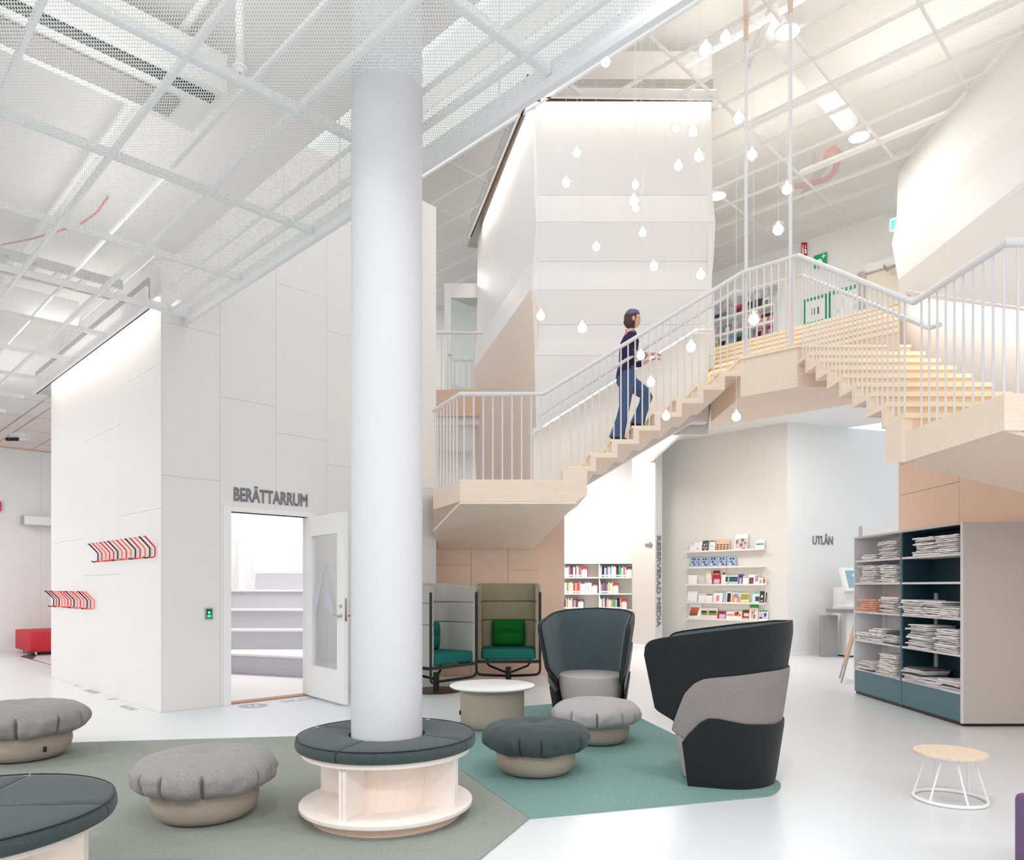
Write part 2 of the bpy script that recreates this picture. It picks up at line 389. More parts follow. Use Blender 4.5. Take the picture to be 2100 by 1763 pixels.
for (q0, q1, zs) in ((QB-.02, 13.5, [0, 2.2, 3.75, 4.95]), (13.5, 15.6, [0, 1.5, 3.3, 4.95]), (15.6, 17.98, [0, 2.0, 4.95])):
    for k in range(len(zs)-1): pan(ws, pq2(PB-.02, q1), pq2(PB-.02, q0), .014, zs[k], zs[k+1], m_birch)
struct('wall_story_room_back', join(obox(pq2(6.6, 17.98), pq2(PB, 17.98), .1, 0, 4.95), obox(pq2(PE, QB), pq2(PE, 17.98), .1, 0, ZT)), m_birch,
       'timber walls closing the story room at its far sides', 'wall')
struct('ceiling_story_room', prism([pq2(PB+.2, QB+.2), pq2(PE-.1, QB+.2), pq2(PE-.1, 19), pq2(PB+.2, 17.9)], 3.9, 4.0), m_white, 'white ceiling inside the story room', 'ceiling')
struct('floor_story_room', prism([pq2(PB+.2, QB+.02), pq2(PE-.1, QB+.02), pq2(PE-.1, 19), pq2(PB+.2, 17.9)], .002, .012), mat('pale_carpet', (232, 230, 230), .9, .1), 'pale floor inside the story room', 'floor')
area('story_room_light', (-3.7, 11.7, 3.85), 1.6, 1.0, 48, (1, .98, 1.0))

# ---- door of the story room
M_q = lambda p, z, off=0: PQ(p, QB-.02-off, z)
fr = struct('trim_door', join(obox(pq2(5.035, QB-.04), pq2(d0, QB-.04), .16, 0, 2.27), obox(pq2(d1, QB-.04), pq2(6.69, QB-.04), .16, 0, 2.27), obox(pq2(d0, QB-.04), pq2(d1, QB-.04), .16, dz, 2.27)), m_white,
            'white door frame of the story room', 'door frame')
obj('threshold', obox(pq2(d0, QB-.03), pq2(d1, QB-.03), .15, 0, .016), mat('oak_sill', (176, 132, 104), .5), fr)
H = onq(632, QB-.05); tip = Vector((-1.905, 8.30, 0)); dd = (tip-H).normalized(); LW = 1.02
leaf = thing('door_1', 'white door leaf with a tall glass pane standing open', 'door', H, math.atan2(dd.y, dd.x)); leaf['kind'] = 'structure'
def leafbox(a, b, z0, z1, t0=-.025, t1=.025): return box(a, b, t0, t1, z0, z1)
obj('stile', leafbox(0, .15, .02, 2.2), m_white, leaf); obj('stile', leafbox(LW-.15, LW, .02, 2.2), m_white, leaf)
obj('rail', leafbox(.15, LW-.15, .02, .38), m_white, leaf); obj('rail', leafbox(.15, LW-.15, 1.98, 2.2), m_white, leaf)
obj('pane', leafbox(.15, LW-.15, .38, 1.98, -.006, .006), glass('door_glass', (250, 252, 253), .015), leaf)
for a, b, z0, z1 in ((.15, .165, .38, 1.98), (LW-.165, LW-.15, .38, 1.98), (.165, LW-.165, .38, .395), (.165, LW-.165, 1.965, 1.98)):
    obj('glazing_bead', leafbox(a, b, z0, z1, -.03, .03), m_steel, leaf)
lk = obj('lock_plate', box(LW, LW+.004, -.012, .012, .96, 1.22), m_chrome, leaf)
for s in (-1, 1):
    hd = obj('handle', join(tube([(LW-.06, s*.025, 1.02), (LW-.06, s*.075, 1.02), (LW-.18, s*.075, 1.02)], .009, 8)), m_chrome, leaf, True)
    obj('rose', tube([(LW-.06, s*.025, 1.02), (LW-.06, s*.035, 1.02)], .026, 16), m_chrome, hd, True)
    obj('cylinder', tube([(LW-.06, s*.025, 1.13), (LW-.06, s*.045, 1.13)], .022, 16), m_chrome, leaf, True)
for (x0, y0, x1, y1, x2, y2) in ((.15, 1.2, .5, 1.62, .22, .98), (.5, 1.62, .74, 1.0, .5, 1.1)):
    for s in (-1,):
        obj('frosted_triangle', ([(x0, -.009, y0), (x1, -.009, y1), (x2, -.009, y2), (x0, -.007, y0), (x1, -.007, y1), (x2, -.007, y2)], [(0, 1, 2), (5, 4, 3), (0, 3, 4, 1), (1, 4, 5, 2), (2, 5, 3, 0)]),
            mat('frosted_film', (196, 197, 206), .6), leaf)
text('lettering', 'BERÄTTARRUM', .215, facing(PQ(5.87, QB-.03, 2.345), (1, 1, 0), (0, 0, 1)) @ Matrix.Diagonal((.64, 1, 1, 1)), m_letter, wf, bold=.006, extrude=.001, spacing=1.0, label='grey lettering on the wall above the door')
bt = thing('door_opener', 'small metal door opener plate with a glowing green light by the story room door', 'switch', PQ(4.80, QB-.03, 1.0))
bt.matrix_basis = facing(PQ(4.80, QB-.03, 1.05), (1, 1, 0), (0, 0, 1))
obj('plate', rbox(-.045, .045, -.065, .065, -.005, .012, .004, 1), m_galv, bt)
obj('lens', box(-.03, .03, -.05, .05, .011, .014), mat('green_lens', (8, 70, 60), .3), bt)
obj('light_mark', join(disc((0, .012), .016, .014, .016, 16), box(-.02, .02, -.04, -.015, .014, .016)), emis('green_glow', (70, 235, 170), 1.2), bt)
# stepped seating inside
fe = mat('grey_felt', (198, 198, 202), .95, .1, var=(220, .10), bump=(250, .25)); ssh = mat('white_tread', (244, 242, 240), .5)
seat = thing('stepped_seating', 'grey felt stepped seating with white treads inside the story room', 'seating', (-3.6, 11.2, .012))
ysr = [10.95, 12.0, 12.35, 12.68, 12.98]; yb = 13.25
def clipstep(y0, y1, xl):
    xr0 = min(-1.9, 9.25-y1); return [(xl, y0), (min(-1.9, 9.28-y0), y0), (xr0, y1), (xl, y1)]
for k, y0 in enumerate(ysr):
    z1 = .325*(k+1); xl = -4.9 if k < 4 else -4.55
    front = clipstep(y0, yb, xl)
    if k == 0: front = [(-4.9, 11.2), (-4.35, 11.3), (-3.0, 10.75), (-2.2, 10.4), (-1.9, 10.8), (-3.97, yb), (-4.9, yb)]
    obj('riser', prism(front, max(.013, z1-.325), z1-.03), fe, seat, world=True)
    c = Vector((-3.6, 12.2))
    obj('tread', prism([(c.x+(a-c.x)*1.012, b-.03 if b < 12.9 else b) for a, b in front], z1-.03, z1), ssh, seat, world=True)
rw = struct('wall_story_room_inner', box(-6.2, -3.9, 13.27, 13.37, 0, 3.9), m_white, 'white inner wall of the story room with slim raised triangles', 'wall')
for k in range(7):
    x = -5.25+.295*k
    obj('raised_triangle', ([(x-.14, 13.27, 1.2), (x+.14, 13.27, 1.2), (x-.01, 13.27, 2.45), (x+.03, 13.20, 1.2)], [(0, 3, 2), (3, 1, 2), (0, 1, 3)]), m_white, rw)

# ---- far left: timber back wall
wl = struct('wall_back_left', obox(pq2(-9, 25.9), pq2(9, 25.9), .15, 0, 5.0), m_birchp, 'pale timber wall at the far left end of the hall', 'wall')
for p0, p1 in ((-3, -1.2), (-1.2, .6), (.6, 2.4), (2.4, 4.25), (4.25, 5.6), (5.6, 7.4)):
    pan(wl, pq2(p0, 25.87), pq2(p1, 25.87), .02, 0, 4.25, m_birch)

# ---- upper floor, its ceiling and walls
ZF = 5.22
upper = struct('floor_upper', prism([(2.75, 12.8), (5.4, 10.2), (9.5, 10.2), (9.5, 12), (4.0, 17.6), (4, 19), (-6, 19), (-6, 14.5), (2.75, 14.5)], 4.56, ZF), m_plaster, 'slab of the upper floor above the lending area', 'floor')
obj('edge_board', box(-3.2, -.55, 14.44, 14.5, 4.72, ZF+.02), m_birchp, upper)
up = struct('ceiling_upper', prism([pq2(11.2, -8), pq2(24, -8), pq2(26, 26), pq2(11.2, 26)], 9.6, 9.9), m_slab, 'white slab behind the perforated ceiling of the upper floor', 'ceiling')
TWR = [Vector((.22, 10.66)), Vector((2.98, 10.72)), Vector((3.05, 16.0)), Vector((-.95, 15.4))]
psu = [11.22+.94*k for k in range(12)]; qsu = [-7.29+1.88*k for k in range(16)]
mesh_ceiling(up, ZU, psu, qsu, [TWR], lambda p, q: (p-q)/2 < 8.2 and (p-q)/2 > -6)
bars(up, ZU+.002, [(p, -7.2, p, 20) for p in psu], .03, .05, TWR)
bars(up, ZU+.008, [(11.2, q, 21.6, q) for q in qsu], .03, .05, TWR)
bars(up, ZU+.3, [(13.0, -7, 13.0, 8), (15.8, -7, 15.8, 8), (18.4, -7, 18.4, 8)], .05, .06)
struct('trim_4', prism([pq2(11.16, -8), pq2(11.22, -8), pq2(11.22, 21), pq2(11.16, 21)], ZU-.03, ZU+.16), m_steel, 'white edge trim of the upper perforated ceiling along the skylight', 'trim')
struct('wall_skylight', prism([pq2(11.22, -8), pq2(11.3, -8), pq2(11.3, 26), pq2(11.22, 26)], ZU+.16, 10.6), m_plaster, 'white upstand wall below the skylight', 'wall')
wb = struct('wall_back_upper', obox(pq2(21.2, 14), pq2(21.2, -6), .12, ZF, 9.6), m_plaster, 'white back wall of the upper floor with shelves and signs', 'wall')
wb2 = struct('wall_back_upper_left', box(-6, 3.9, 19, 19.1, ZF, 9.6), m_plaster, 'far white wall of the upper floor behind the tower', 'wall')
# ---- lower back walls
CY = onp(1615, 19.68); 
wbg = struct('wall_brochures', obox((CY.x, CY.y), (CY.x-2.05, CY.y+2.05), -.12, 0, 4.56), mat('beige_grey_paint', (222, 221, 216), .8, .2), 'pale beige wall with five brochure ledges', 'wall')
wgr = struct('wall_lending', obox((CY.x, CY.y), (CY.x+3.6, CY.y+1.24), .12, 0, 4.56), mat('pale_grey_paint', (228, 229, 230), .8, .2), 'pale grey wall of the lending desk', 'wall')
obj('baseboard', obox((CY.x, CY.y-.012), (CY.x+3.6, CY.y+1.228), .012, 0, .08), m_steel, wgr)
pil = P(1343.5, 1203, 15.4)
pillar = struct('pillar', prism([(pil.x, pil.y), (pil.x+.19, pil.y+.2), (pil.x+.1, pil.y+1.2), (pil.x-.36, pil.y+.75)], .1, 4.56), mat('light_grey_paint', (206, 206, 204), .8, .2), 'grey wedge shaped pillar with vertical lettering', 'pillar')
obj('plinth', prism([(pil.x, pil.y-.06), (pil.x+.24, pil.y+.2), (pil.x+.1, pil.y+1.2), (pil.x-.42, pil.y+.75)], 0, .1), m_white, pillar)
fd = Vector((.19, .2, 0)).normalized()
text('lettering', 'RESERVERAD MEDIA', .215, facing(Vector((pil.x, pil.y, 2.44))+fd*.06+Vector((.008, -.0075, 0)), (0, 0, -1), fd), m_letter, pillar, bold=.006, extrude=.001, align='LEFT', spacing=1.0, label='dark grey vertical lettering')
ld = Vector((-.36, .75, 0)).normalized(); aw = Vector((pil.x, pil.y, zat(1117, 15.6)))+ld*.06+Vector((-.01, -.006, 0))
obj('arrow', (lambda M: ([M @ Vector(v) for v in [(-.28, .03, .004), (-.12, .03, .004), (-.12, .075, .004), (0, 0, .004), (-.12, -.075, .004), (-.12, -.03, .004), (-.28, -.03, .004)]], [(0, 6, 5, 4, 3, 2, 1)]))(facing(aw, -ld, (0, 0, 1))), m_letter, pillar)
gd = Vector((3.6, 1.24, 0)).normalized(); up0 = Vector((CY.x, CY.y, 0))
uu = 7.2; tU = (1687-CU)/FPX
s_ = (tU*CY.y-CY.x)/(gd.x-tU*gd.y); ptU = up0+gd*s_
text('lettering', 'UTLÅN', .235, facing(Vector((ptU.x, ptU.y, zat(1116, ptU.y)))+Vector((gd.y, -gd.x, 0))*.012, gd, (0, 0, 1)) @ Matrix.Diagonal((.68, 1, 1, 1)), m_letter, wgr, bold=.006, extrude=.001, spacing=.98, label='dark grey lettering')
struct('wall_book_room', box(-5, 4.5, 17.6, 17.75, 0, 4.56), m_plaster, 'bright white wall behind the book shelves', 'wall')

# ---- timber tower above the stairs
tw = thing('tower', 'tall folded white timber volume in the middle of the hall', 'timber volume', (.4, 11.1, 0)); tw['kind'] = 'structure'
def fold(name, pts, m=None): obj(name, solid(pts, .06), m or m_birch, tw, world=True)
rows = [(9.3, .315, 2.96, 10.86), (8.5, .315, 2.96, 10.86), (7.2, .345, 3.0, 10.93), (6.78, .35, 3.03, 10.89), (6.22, .32, 3.02, 10.95), (5.76, .28, 2.95, 10.87), (5.26, .33, 3.02, 10.92), (4.78, .33, 3.02, 10.85), (3.6, .36, 2.9, 10.82)]
for i in range(len(rows)-1):
    z0, a0, b0, y0 = rows[i]; z1, a1, b1, y1 = rows[i+1]
    m = 1.55 if i not in (1, 2) else 1.2
    mid0 = a0+(b0-a0)*.5; mid1 = a1+(b1-a1)*.5
    fold('panel', [(a1+.002, y1, z1+.002), (b1-.002, y1, z1+.002), (b0-.002, y0, z0-.002), (a0+.002, y0, z0-.002)])
# left flank, folded along slanting creases
cA = [Vector((.315, 10.86, 9.3)), Vector((.315, 10.86, 8.5)), P(1097, 523, 10.95), P(1091, 590, 10.87), P(1097, 728, 10.85), P(1105, 985, 11.05)]
bA = [P(980, 440, 15.2), P(978, 700, 15.0), P(971, 757, 14.7), P(978, 1000, 15.0)]
bT = Vector((bA[0].x, bA[0].y, 9.3))
fold('panel', [cA[0], bT, bA[1], cA[2], cA[1]][::-1] if False else [cA[0], cA[1], cA[2], bA[1], bT][::-1])
fold('panel', [cA[2], cA[3], bA[2], bA[1]][::-1])
fold('panel', [cA[3], cA[4], cA[5], bA[3], bA[2]][::-1], mat('birch_blush', (235, 219, 207), .55, .3, var=(6, .02, (12, 12, 1))))
fold('panel', [(2.96, 10.86, 9.3), (2.96, 15.6, 9.3), (3.02, 15.6, 3.7), (3.02, 10.98, 7.2)] if False else [(2.98, 10.9, 4.0), (2.98, 15.6, 4.0), (2.98, 15.6, 9.3), (2.98, 10.9, 9.3)])
struct('trim_5', join(solid([(.22, 10.66, ZU-.04), (-.86, 14.9, ZU-.04), (-.86, 14.9, ZU+.2), (.22, 10.66, ZU+.2)], .03), solid([(.22, 10.66, ZU-.03), (2.98, 10.72, ZU-.03), (2.98, 10.72, ZU+.12), (.22, 10.66, ZU+.12)], -.03)), m_steel, 'metal trim round the light cove at the tower top', 'trim')
struct('trim_6', join(solid([(.25, 10.70, ZU-.03), (-.82, 14.9, ZU-.03), (-.82, 14.9, ZU+.35), (.25, 10.70, ZU+.35)], .03), box(.25, 2.95, 10.74, 10.77, ZU-.01, ZU+.3)), m_cove, 'dark shadow gap lining of the cove at the tower top', 'trim')
area('tower_cove_light', (1.62, 10.80, ZU+.12), 2.6, .05, 17, WARM)
area('tower_flank_cove_light', (-.20, 12.55, ZU+.12), 4.1, .05, 20, WARM, (0, 0, math.radians(104.2)))
# stair wall behind the first flight, and its sloping foot
struct('wall_stair', xzprism([(.30, 2.35), (.30, 3.62), (.5, 3.72), (2.82, 5.17), (2.82, 3.72), (2.6, 3.72), (1.05, 2.80)], 10.5, 10.7), m_birch, 'white timber wall beside the first flight of stairs', 'wall')
# timber wall below the landing
wu = struct('wall_under_landing', join(box(-1.25, .40, 11.12, 11.25, 0, 2.75), prism([(.40, 11.2), (.81, 11.3), (.95, 17.6), (.75, 17.6), (.45, 11.4)], 0, 2.95)), m_birchp, 'peach toned timber wall below the stair landing', 'wall')
for a, b, z0, z1 in ((-1.25, -.62, 0, 1.68), (-.62, -.06, 0, 2.7), (-.06, .395, 0, 1.6), (-1.25, -.62, 1.68, 2.7), (-.06, .395, 1.6, 2.7)):
    obj('panel', box(a+.003, b-.003, 11.105, 11.12, z0+.004, z1-.003), m_birchp, wu)
# right hand timber volume: upright below, folded and leaning back above
wr = struct('wall_right', box(5.12, 5.3, 3.5, 9.66, 0, 5.4), m_birchp, 'timber wall beside the right flight of stairs', 'wall')
for y0, y1, zs in ((8.35, 9.66, [0, 2.55, 2.95]), (7.2, 8.35, [0, 1.5, 2.72]), (5.6, 7.2, [0, 2.3, 2.9]), (3.5, 5.6, [0, 2.7])):
    for k in range(len(zs)-1): obj('panel', box(5.104, 5.12, y0+.003, y1-.003, zs[k]+.003, zs[k+1]-.003), m_birchp, wr)
obj('panel', box(5.10, 5.12, 3.5, 9.66, 2.96, 5.4), m_birch, wr)
vr = thing('upper_volume', 'folded white timber volume leaning out above the right flight', 'timber volume', (5.4, 8, 5.4)); vr['kind'] = 'structure'
def foldr(pts): obj('panel', solid(pts, .06), m_birch, vr, world=True)
T0, T1 = Vector((6.7, 12.57, 8.6)), Vector((6.7, 5.0, 8.6)); A0, A1 = P(1846, 445, 12.0), Vector((6.35, 5.0, 7.0)); B0, B1 = P(1836, 503, 11.2), Vector((5.75, 5.0, 6.2)); D0, D1 = P(1852, 592, 9.66), Vector((5.12, 3.5, 5.3))
foldr([T0, T1, A1, A0]); foldr([A0, A1, B1, B0]); foldr([B0, B1, D1, D0])
foldr([T0, A0, A0+Vector((3, 1, 0)), T0+Vector((3, 1, 0))]); foldr([A0, B0, B0+Vector((3, 1.0, 0)), A0+Vector((3, 1, 0))]); foldr([B0, D0, D0+Vector((3, .6, 0)), B0+Vector((3, 1, 0))])
# ================================================================== STAIRS
RI = 1.52/9; Z0 = 2.68; ZP4 = 4.2; X0 = .71; RUN = .267; YF, YB = 9.1, 10.48
st = thing('staircase', 'pale timber staircase of two flights meeting at a raised platform', 'staircase', (1.0, 9.8, 1.95))
def sp(name, vf, m, sm=False): return obj(name, vf, m, st, sm, world=True)
lp = [(-.644, YF+.002), (X0-.08, YF+.002), (X0-.08, YB), (.35, 11.1), (-1.1, 11.1), (-1.08, 10.05)]
sp('landing_floor', prism(lp, Z0-.05, Z0), m_tread)
sp('fascia', box(-.644, X0-.08, YF+.001, YF+.04, 2.412, Z0-.05), m_ash); sp('fascia', box(-.644, X0-.08, YF-.006, YF+.0, 2.41, Z0+.004), m_ash)
sp('fascia', obox((-1.085, 10.047), (-.649, YF-.003), .04, 2.41, Z0+.004), m_ash)
a, b, c, d, e = Vector((-.644, YF, 2.41)), Vector((.80, YF, 2.41)), Vector((.33, 11.1, 1.95)), Vector((-1.1, 11.1, 1.95)), Vector((-1.08, 10.05, 2.14))
a2 = Vector((-1.08, 10.05, 2.41))
sp('soffit', solid([a, b, c, d, e][::-1], -.03), m_ash)
sp('fascia', ([a, a2, e], [(0, 1, 2), (2, 1, 0)]), m_ash)
for k in range(1, 10):
    x = X0+RUN*(k-1); z1 = Z0+RI*k; zb = z1-RI
    if k < 9:
        L = [(x, zb-.06), (x+.07, zb-.06), (x+.07, z1-.06), (x+RUN, z1-.06), (x+RUN, z1-.028), (x, z1-.028)]
        if k == 1: L = [(x-.08, 2.41), (x+.09, 2.41), (x+.225, 2.50), (x+.225, z1-.06), (x+RUN, z1-.06), (x+RUN, z1-.028), (x-.08, z1-.028)]
        sp('riser', xzprism(L, YF, YB), m_ash)
        sp('tread', box(x-.02, x+RUN, YF+.002, YB, z1-.028, z1), m_tread)
# platform
X3 = 3.37; X4 = 4.70; YP = 8.64; RR = .29
plat = [(X0+RUN*8, YF), (X3, YP), (X4, YP), (4.72, 9.1), (2.96, 10.86), (X0+RUN*8, YB)]
sp('platform_body', prism(plat, 3.71, ZP4-.03), m_ash); sp('platform_floor', prism([(X0+RUN*8-.02, YF-.02), (X3-.01, YP-.03), (X4, YP-.03), (4.72, 9.1), (2.96, 10.86), (X0+RUN*8-.02, YB)], ZP4-.03, ZP4), m_tread)
# flight on the right, coming down towards the lounge
for j in range(1, 9):
    yn = YP-RR*j; z1 = ZP4-RI*j
    L = [(yn, z1-RI-.06), (yn+.06, z1-RI-.06), (yn+.06, z1-.06), (yn+RR, z1-.06), (yn+RR, z1-.045), (yn, z1-.045)]
    if j == 8: L = [(yn, z1-RI-.25), (yn+.28, z1-RI-.2), (yn+.28, z1-.06), (yn+RR, z1-.06), (yn+RR, z1-.045), (yn, z1-.045)]
    sp('riser', yzprism(L, X3, X3+.09), m_ash)
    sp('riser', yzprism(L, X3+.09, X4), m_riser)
    sp('tread', box(X3+.012, X4+.01, yn-.022, yn+RR, z1-.045, z1), m_tread)
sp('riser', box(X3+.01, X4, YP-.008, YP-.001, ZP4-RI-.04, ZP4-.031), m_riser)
yl = YP-RR*9
sp('riser', box(X3+.09, X4, yl, yl+.05, 2.45, Z0-.0), m_riser)
# landing on the right
Lx = 3.42; Ly0, Ly1 = 5.08, 6.42
sp('landing_floor', box(Lx, 5.1, Ly0, Ly1, Z0-.05, Z0), m_tread)
sp('fascia', box(Lx-.02, Lx+.03, Ly0, Ly1, 2.43, Z0+.005), m_ash); sp('fascia', box(Lx-.02, 5.1, Ly0-.03, Ly0, 2.43, Z0+.005), m_ash)
sp('soffit', solid([(Lx, Ly0, 2.43), (Lx, Ly1, 2.45), (5.1, Ly1, 2.02), (5.1, Ly0, 1.98)], .03), m_ash)
sp('fascia', ([(Lx, Ly1, 2.45), (5.1, Ly1, 2.02), (5.1, Ly1, 2.65), (Lx, Ly1, 2.65)], [(0, 1, 2, 3), (3, 2, 1, 0)]), m_ash)
# upper steps from the platform to the upper floor
for k in range(6):
    p0, p1 = 13.05+.42*k, 13.05+.42*(k+1)+(.25 if k == 5 else 0); z1 = ZP4+.17*(k+1)
    xr = lambda p: .3477*p-.02
    poly = lambda a, b: [(2.78, a-2.78), (xr(a), a-xr(a)), (xr(b), b-xr(b)), (2.78, b-2.78)]
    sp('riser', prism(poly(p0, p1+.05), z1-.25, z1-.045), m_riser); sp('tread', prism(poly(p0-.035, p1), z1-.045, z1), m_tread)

# ---- railing
rl = thing('stair_railing', 'white steel stair railing with slim balusters and round handrails', 'railing', (0, YF, Z0))
HR = 1.08
def rp(name, vf, m=m_rail): return obj(name, vf, m, rl, True, world=True)
yf = YF+.05
top = [(-1.08, 10.02, Z0+HR), (-.644, yf, Z0+HR), (.39, yf, Z0+HR), (2.88, yf, ZP4+HR), (X3+.03, YP+.04, ZP4+HR), (X3+.04, 6.2, Z0+HR), (Lx+.04, 5.12, Z0+HR), (5.0, 5.12, Z0+HR)]
rp('handrail', tube(top[:3], .026, 12)); rp('handrail', tube(top[2:4], .026, 12)); rp('handrail', tube(top[3:5], .026, 12)); rp('handrail', tube(top[4:6], .026, 12)); rp('handrail', tube(top[5:], .026, 12))
mid = [(.33, yf+.06, Z0+.80), (.42, yf+.06, Z0+.88), (2.8, yf+.06, ZP4+.87), (2.95, yf+.08, ZP4+.88), (X3+.10, YP+.12, ZP4+.88), (X3+.11, 6.1, Z0+.83), (X3+.11, 5.95, Z0+.80)]
rp('lower_handrail', tube(mid[:4], .021, 10)); rp('lower_handrail', tube(mid[3:5], .021, 10)); rp('lower_handrail', tube(mid[4:], .021, 10))
def baluster(x, y, z0, z1): rp('baluster', tube([(x, y, z0), (x, y, z1)], .0095, 8))
n = 8
for i in range(n):
    t = i/n; baluster(-1.06+(.416)*t, 10.0+(yf-10.0)*t, Z0-.02, Z0+HR)
x = -.60
while x < .62: baluster(x, yf, Z0-.02, Z0+HR); x += .12
for k in range(1, 9):
    for i in range(3):
        x = X0+RUN*(k-1)+.03+i*RUN/3; t = (x-.39)/(2.88-.39); baluster(x, yf, Z0+RI*k-.02, Z0+HR+t*(ZP4-Z0))
for i in range(8):
    t = (i+.35)/8; baluster(2.86+(X3+.03-2.86)*t, yf+(YP+.04-yf)*t, ZP4-.02, ZP4+HR)
for j in range(1, 9):
    for i in range(3):
        y = YP-RR*j+.03+i*RR/3; t = (YP+.04-y)/(YP+.04-6.2); baluster(X3+.04, y, ZP4-RI*j-.02, ZP4+HR-t*(ZP4-Z0))
y = 6.18
while y > 5.1: baluster(Lx+.04, y, Z0-.02, Z0+HR); y -= .115
x = Lx+.12
while x < 5.0: baluster(x, 5.12, Z0-.02, Z0+HR); x += .115
# wall handrails with strip lights below
def handrail(label, pts, nbr, out):
    h = thing('wall_handrail', label, 'handrail', pts[0])
    obj('rail', tube(pts, .022, 10), m_rail, h, True, world=True)
    a = Vector(pts[1]); b = Vector(pts[-2] if len(pts) > 3 else pts[-1]); n = Vector(out)
    for i in range(nbr):
        c = a+(b-a)*(.06+.88*i/(nbr-1))
        k = obj('bracket', tube([c, c+Vector((0, 0, -.05)), c+n*.05+Vector((0, 0, -.075)), c+n*.09+Vector((0, 0, -.06))], .006, 6), m_rail, h, True, world=True)
    return h
handrail('wall handrail rising along the first flight below the tower', [(.28, 10.42, Z0+.84), (.38, 10.42, Z0+.90), (2.62, 10.42, ZP4+.80), (2.85, 10.42, ZP4+.80)], 5, (0, 1, 0))
handrail('wall handrail along the timber wall of the right flight', [(5.25, 9.75, ZP4+.80), (5.03, 9.3, ZP4+.90), (5.03, 6.1, Z0+.88), (5.03, 5.0, Z0+.88)], 5, (1, 0, 0))
area('handrail_strip_light', (1.55, 10.40, 4.34), 2.6, .02, 9, WARM, (0, math.radians(-32.4), 0))
area('handrail_strip_light_right', (4.99, 7.7, 4.3), .02, 3.4, 7, WARM, (math.radians(25), 0, 0))
# hanger rods of the platform
for u, yy, lab in ((1530, 9.18, 'slender white steel hanger rod at the bend of the platform railing'), (1621, 8.74, 'slender white steel hanger rod at the platform corner beside the right flight')):
    x = (u-CU)/FPX*yy
    h = thing('hanger_rod', lab, 'rod', (x, yy, ZP4))
    obj('rod', tube([(0, 0, -.02), (0, 0, 4.4)], .021, 12), m_rail, h, True); obj('top_sleeve', tube([(0, 0, 4.0), (0, 0, 5.4)], [.03, .04], 12), m_birchp, h, True)
# glass door and railing on the upper floor behind the tower
rl2 = thing('upper_railing', 'white railing on the upper floor beside the tower', 'railing', (-1.5, 14.5, ZF))
obj('handrail', tube([(-3, 14.5, ZF+1.16), (-.5, 14.5, ZF+1.16)], .026, 10), m_rail, rl2, True, world=True)
for i in range(19): obj('baluster', tube([(-2.9+.125*i, 14.5, ZF-.1), (-2.9+.125*i, 14.5, ZF+1.16)], .0095, 8), m_rail, rl2, True, world=True)
dg = thing('door_2', 'white framed glass door on the upper floor beside the tower', 'door', (-1.2, 15.4, ZF)); dg['kind'] = 'structure'
for vf in (box(-1.42, -1.28, 15.36, 15.42, ZF, 7.72), box(-1.28, -.3, 15.36, 15.42, 7.42, 7.72), box(-1.28, -.3, 15.36, 15.42, ZF, ZF+.22)): obj('frame_member', vf, m_white, dg, world=True)
obj('pane', box(-1.28, -.3, 15.385, 15.395, ZF+.22, 7.42), glass('upper_glass', (238, 242, 240), .12), dg, world=True)
obj('handle', tube([(-1.34, 15.35, 6.2), (-1.34, 15.3, 6.2), (-1.25, 15.3, 6.2)], .01, 8), m_chrome, dg, True, world=True)
# ================================================================== LOUNGE
def wool(name, col, amt=.22): return mat(name, col, .95, .1, var=(170, amt), bump=(200, .35), sheen=.15)
w_grey = wool('grey_wool', (146, 144, 144)); w_pale = wool('pale_grey_wool', (176, 172, 174)); w_dark = wool('charcoal_green_wool', (66, 75, 76)); w_deep = wool('deep_green_wool', (46, 54, 54))
w_black = wool('blackish_wool', (36, 39, 40), .3); w_taupe = wool('taupe_wool', (134, 128, 128), .16); w_blue = wool('slate_blue_wool', (86, 98, 102))
linen = mat('taupe_linen', (172, 160, 148), .9, .1, var=(60, .06, (1, 1, 14)), bump=(160, .2, (1, 1, 6))); linen_l = mat('light_linen', (186, 180, 177), .9, .1, var=(60, .05, (1, 1, 14)), bump=(160, .2))
m_rugg = mat('grey_green_weave', (148, 153, 147), .95, .1, var=(150, .16), bump=(260, .5)); m_rugt = mat('teal_weave', (124, 157, 151), .95, .1, var=(150, .16), bump=(260, .5))

def rug(name, label, pts, m):
    o = obj(name, prism([(p[0], p[1]) for p in pts], .001, .009), m); tag(o, label, 'rug'); return o
f2 = lambda u, v: FL(u, v)[:2]
rug('rug', 'large grey green woven rug below the round column bench', [f2(1085, 1680), f2(985, 1763), (-.83, 2.0), (-7.5, 1.3), (-7.5, 6.05), f2(0, 1530), f2(175, 1523), f2(610, 1511), (-.92, 6.62), f2(955, 1588)], m_rugg)
rug('rug', 'teal woven rug below the wing chairs', [f2(1085.5, 1679.5), (.85, 4.47), f2(1540, 1637), f2(1560, 1635.5), f2(1572, 1634), f2(1583, 1631), f2(1592, 1626), f2(1598, 1620), f2(1601, 1614), f2(1601, 1609), f2(1597, 1604), f2(1590, 1600), f2(1578, 1596), f2(1382, 1507), f2(1311, 1472), (.98, 8.1), (.75, 8.33), f2(1135, 1444), f2(1078, 1449), (-.1, 7.95), (-.915, 6.6), f2(955.5, 1587.5)], m_rugt)

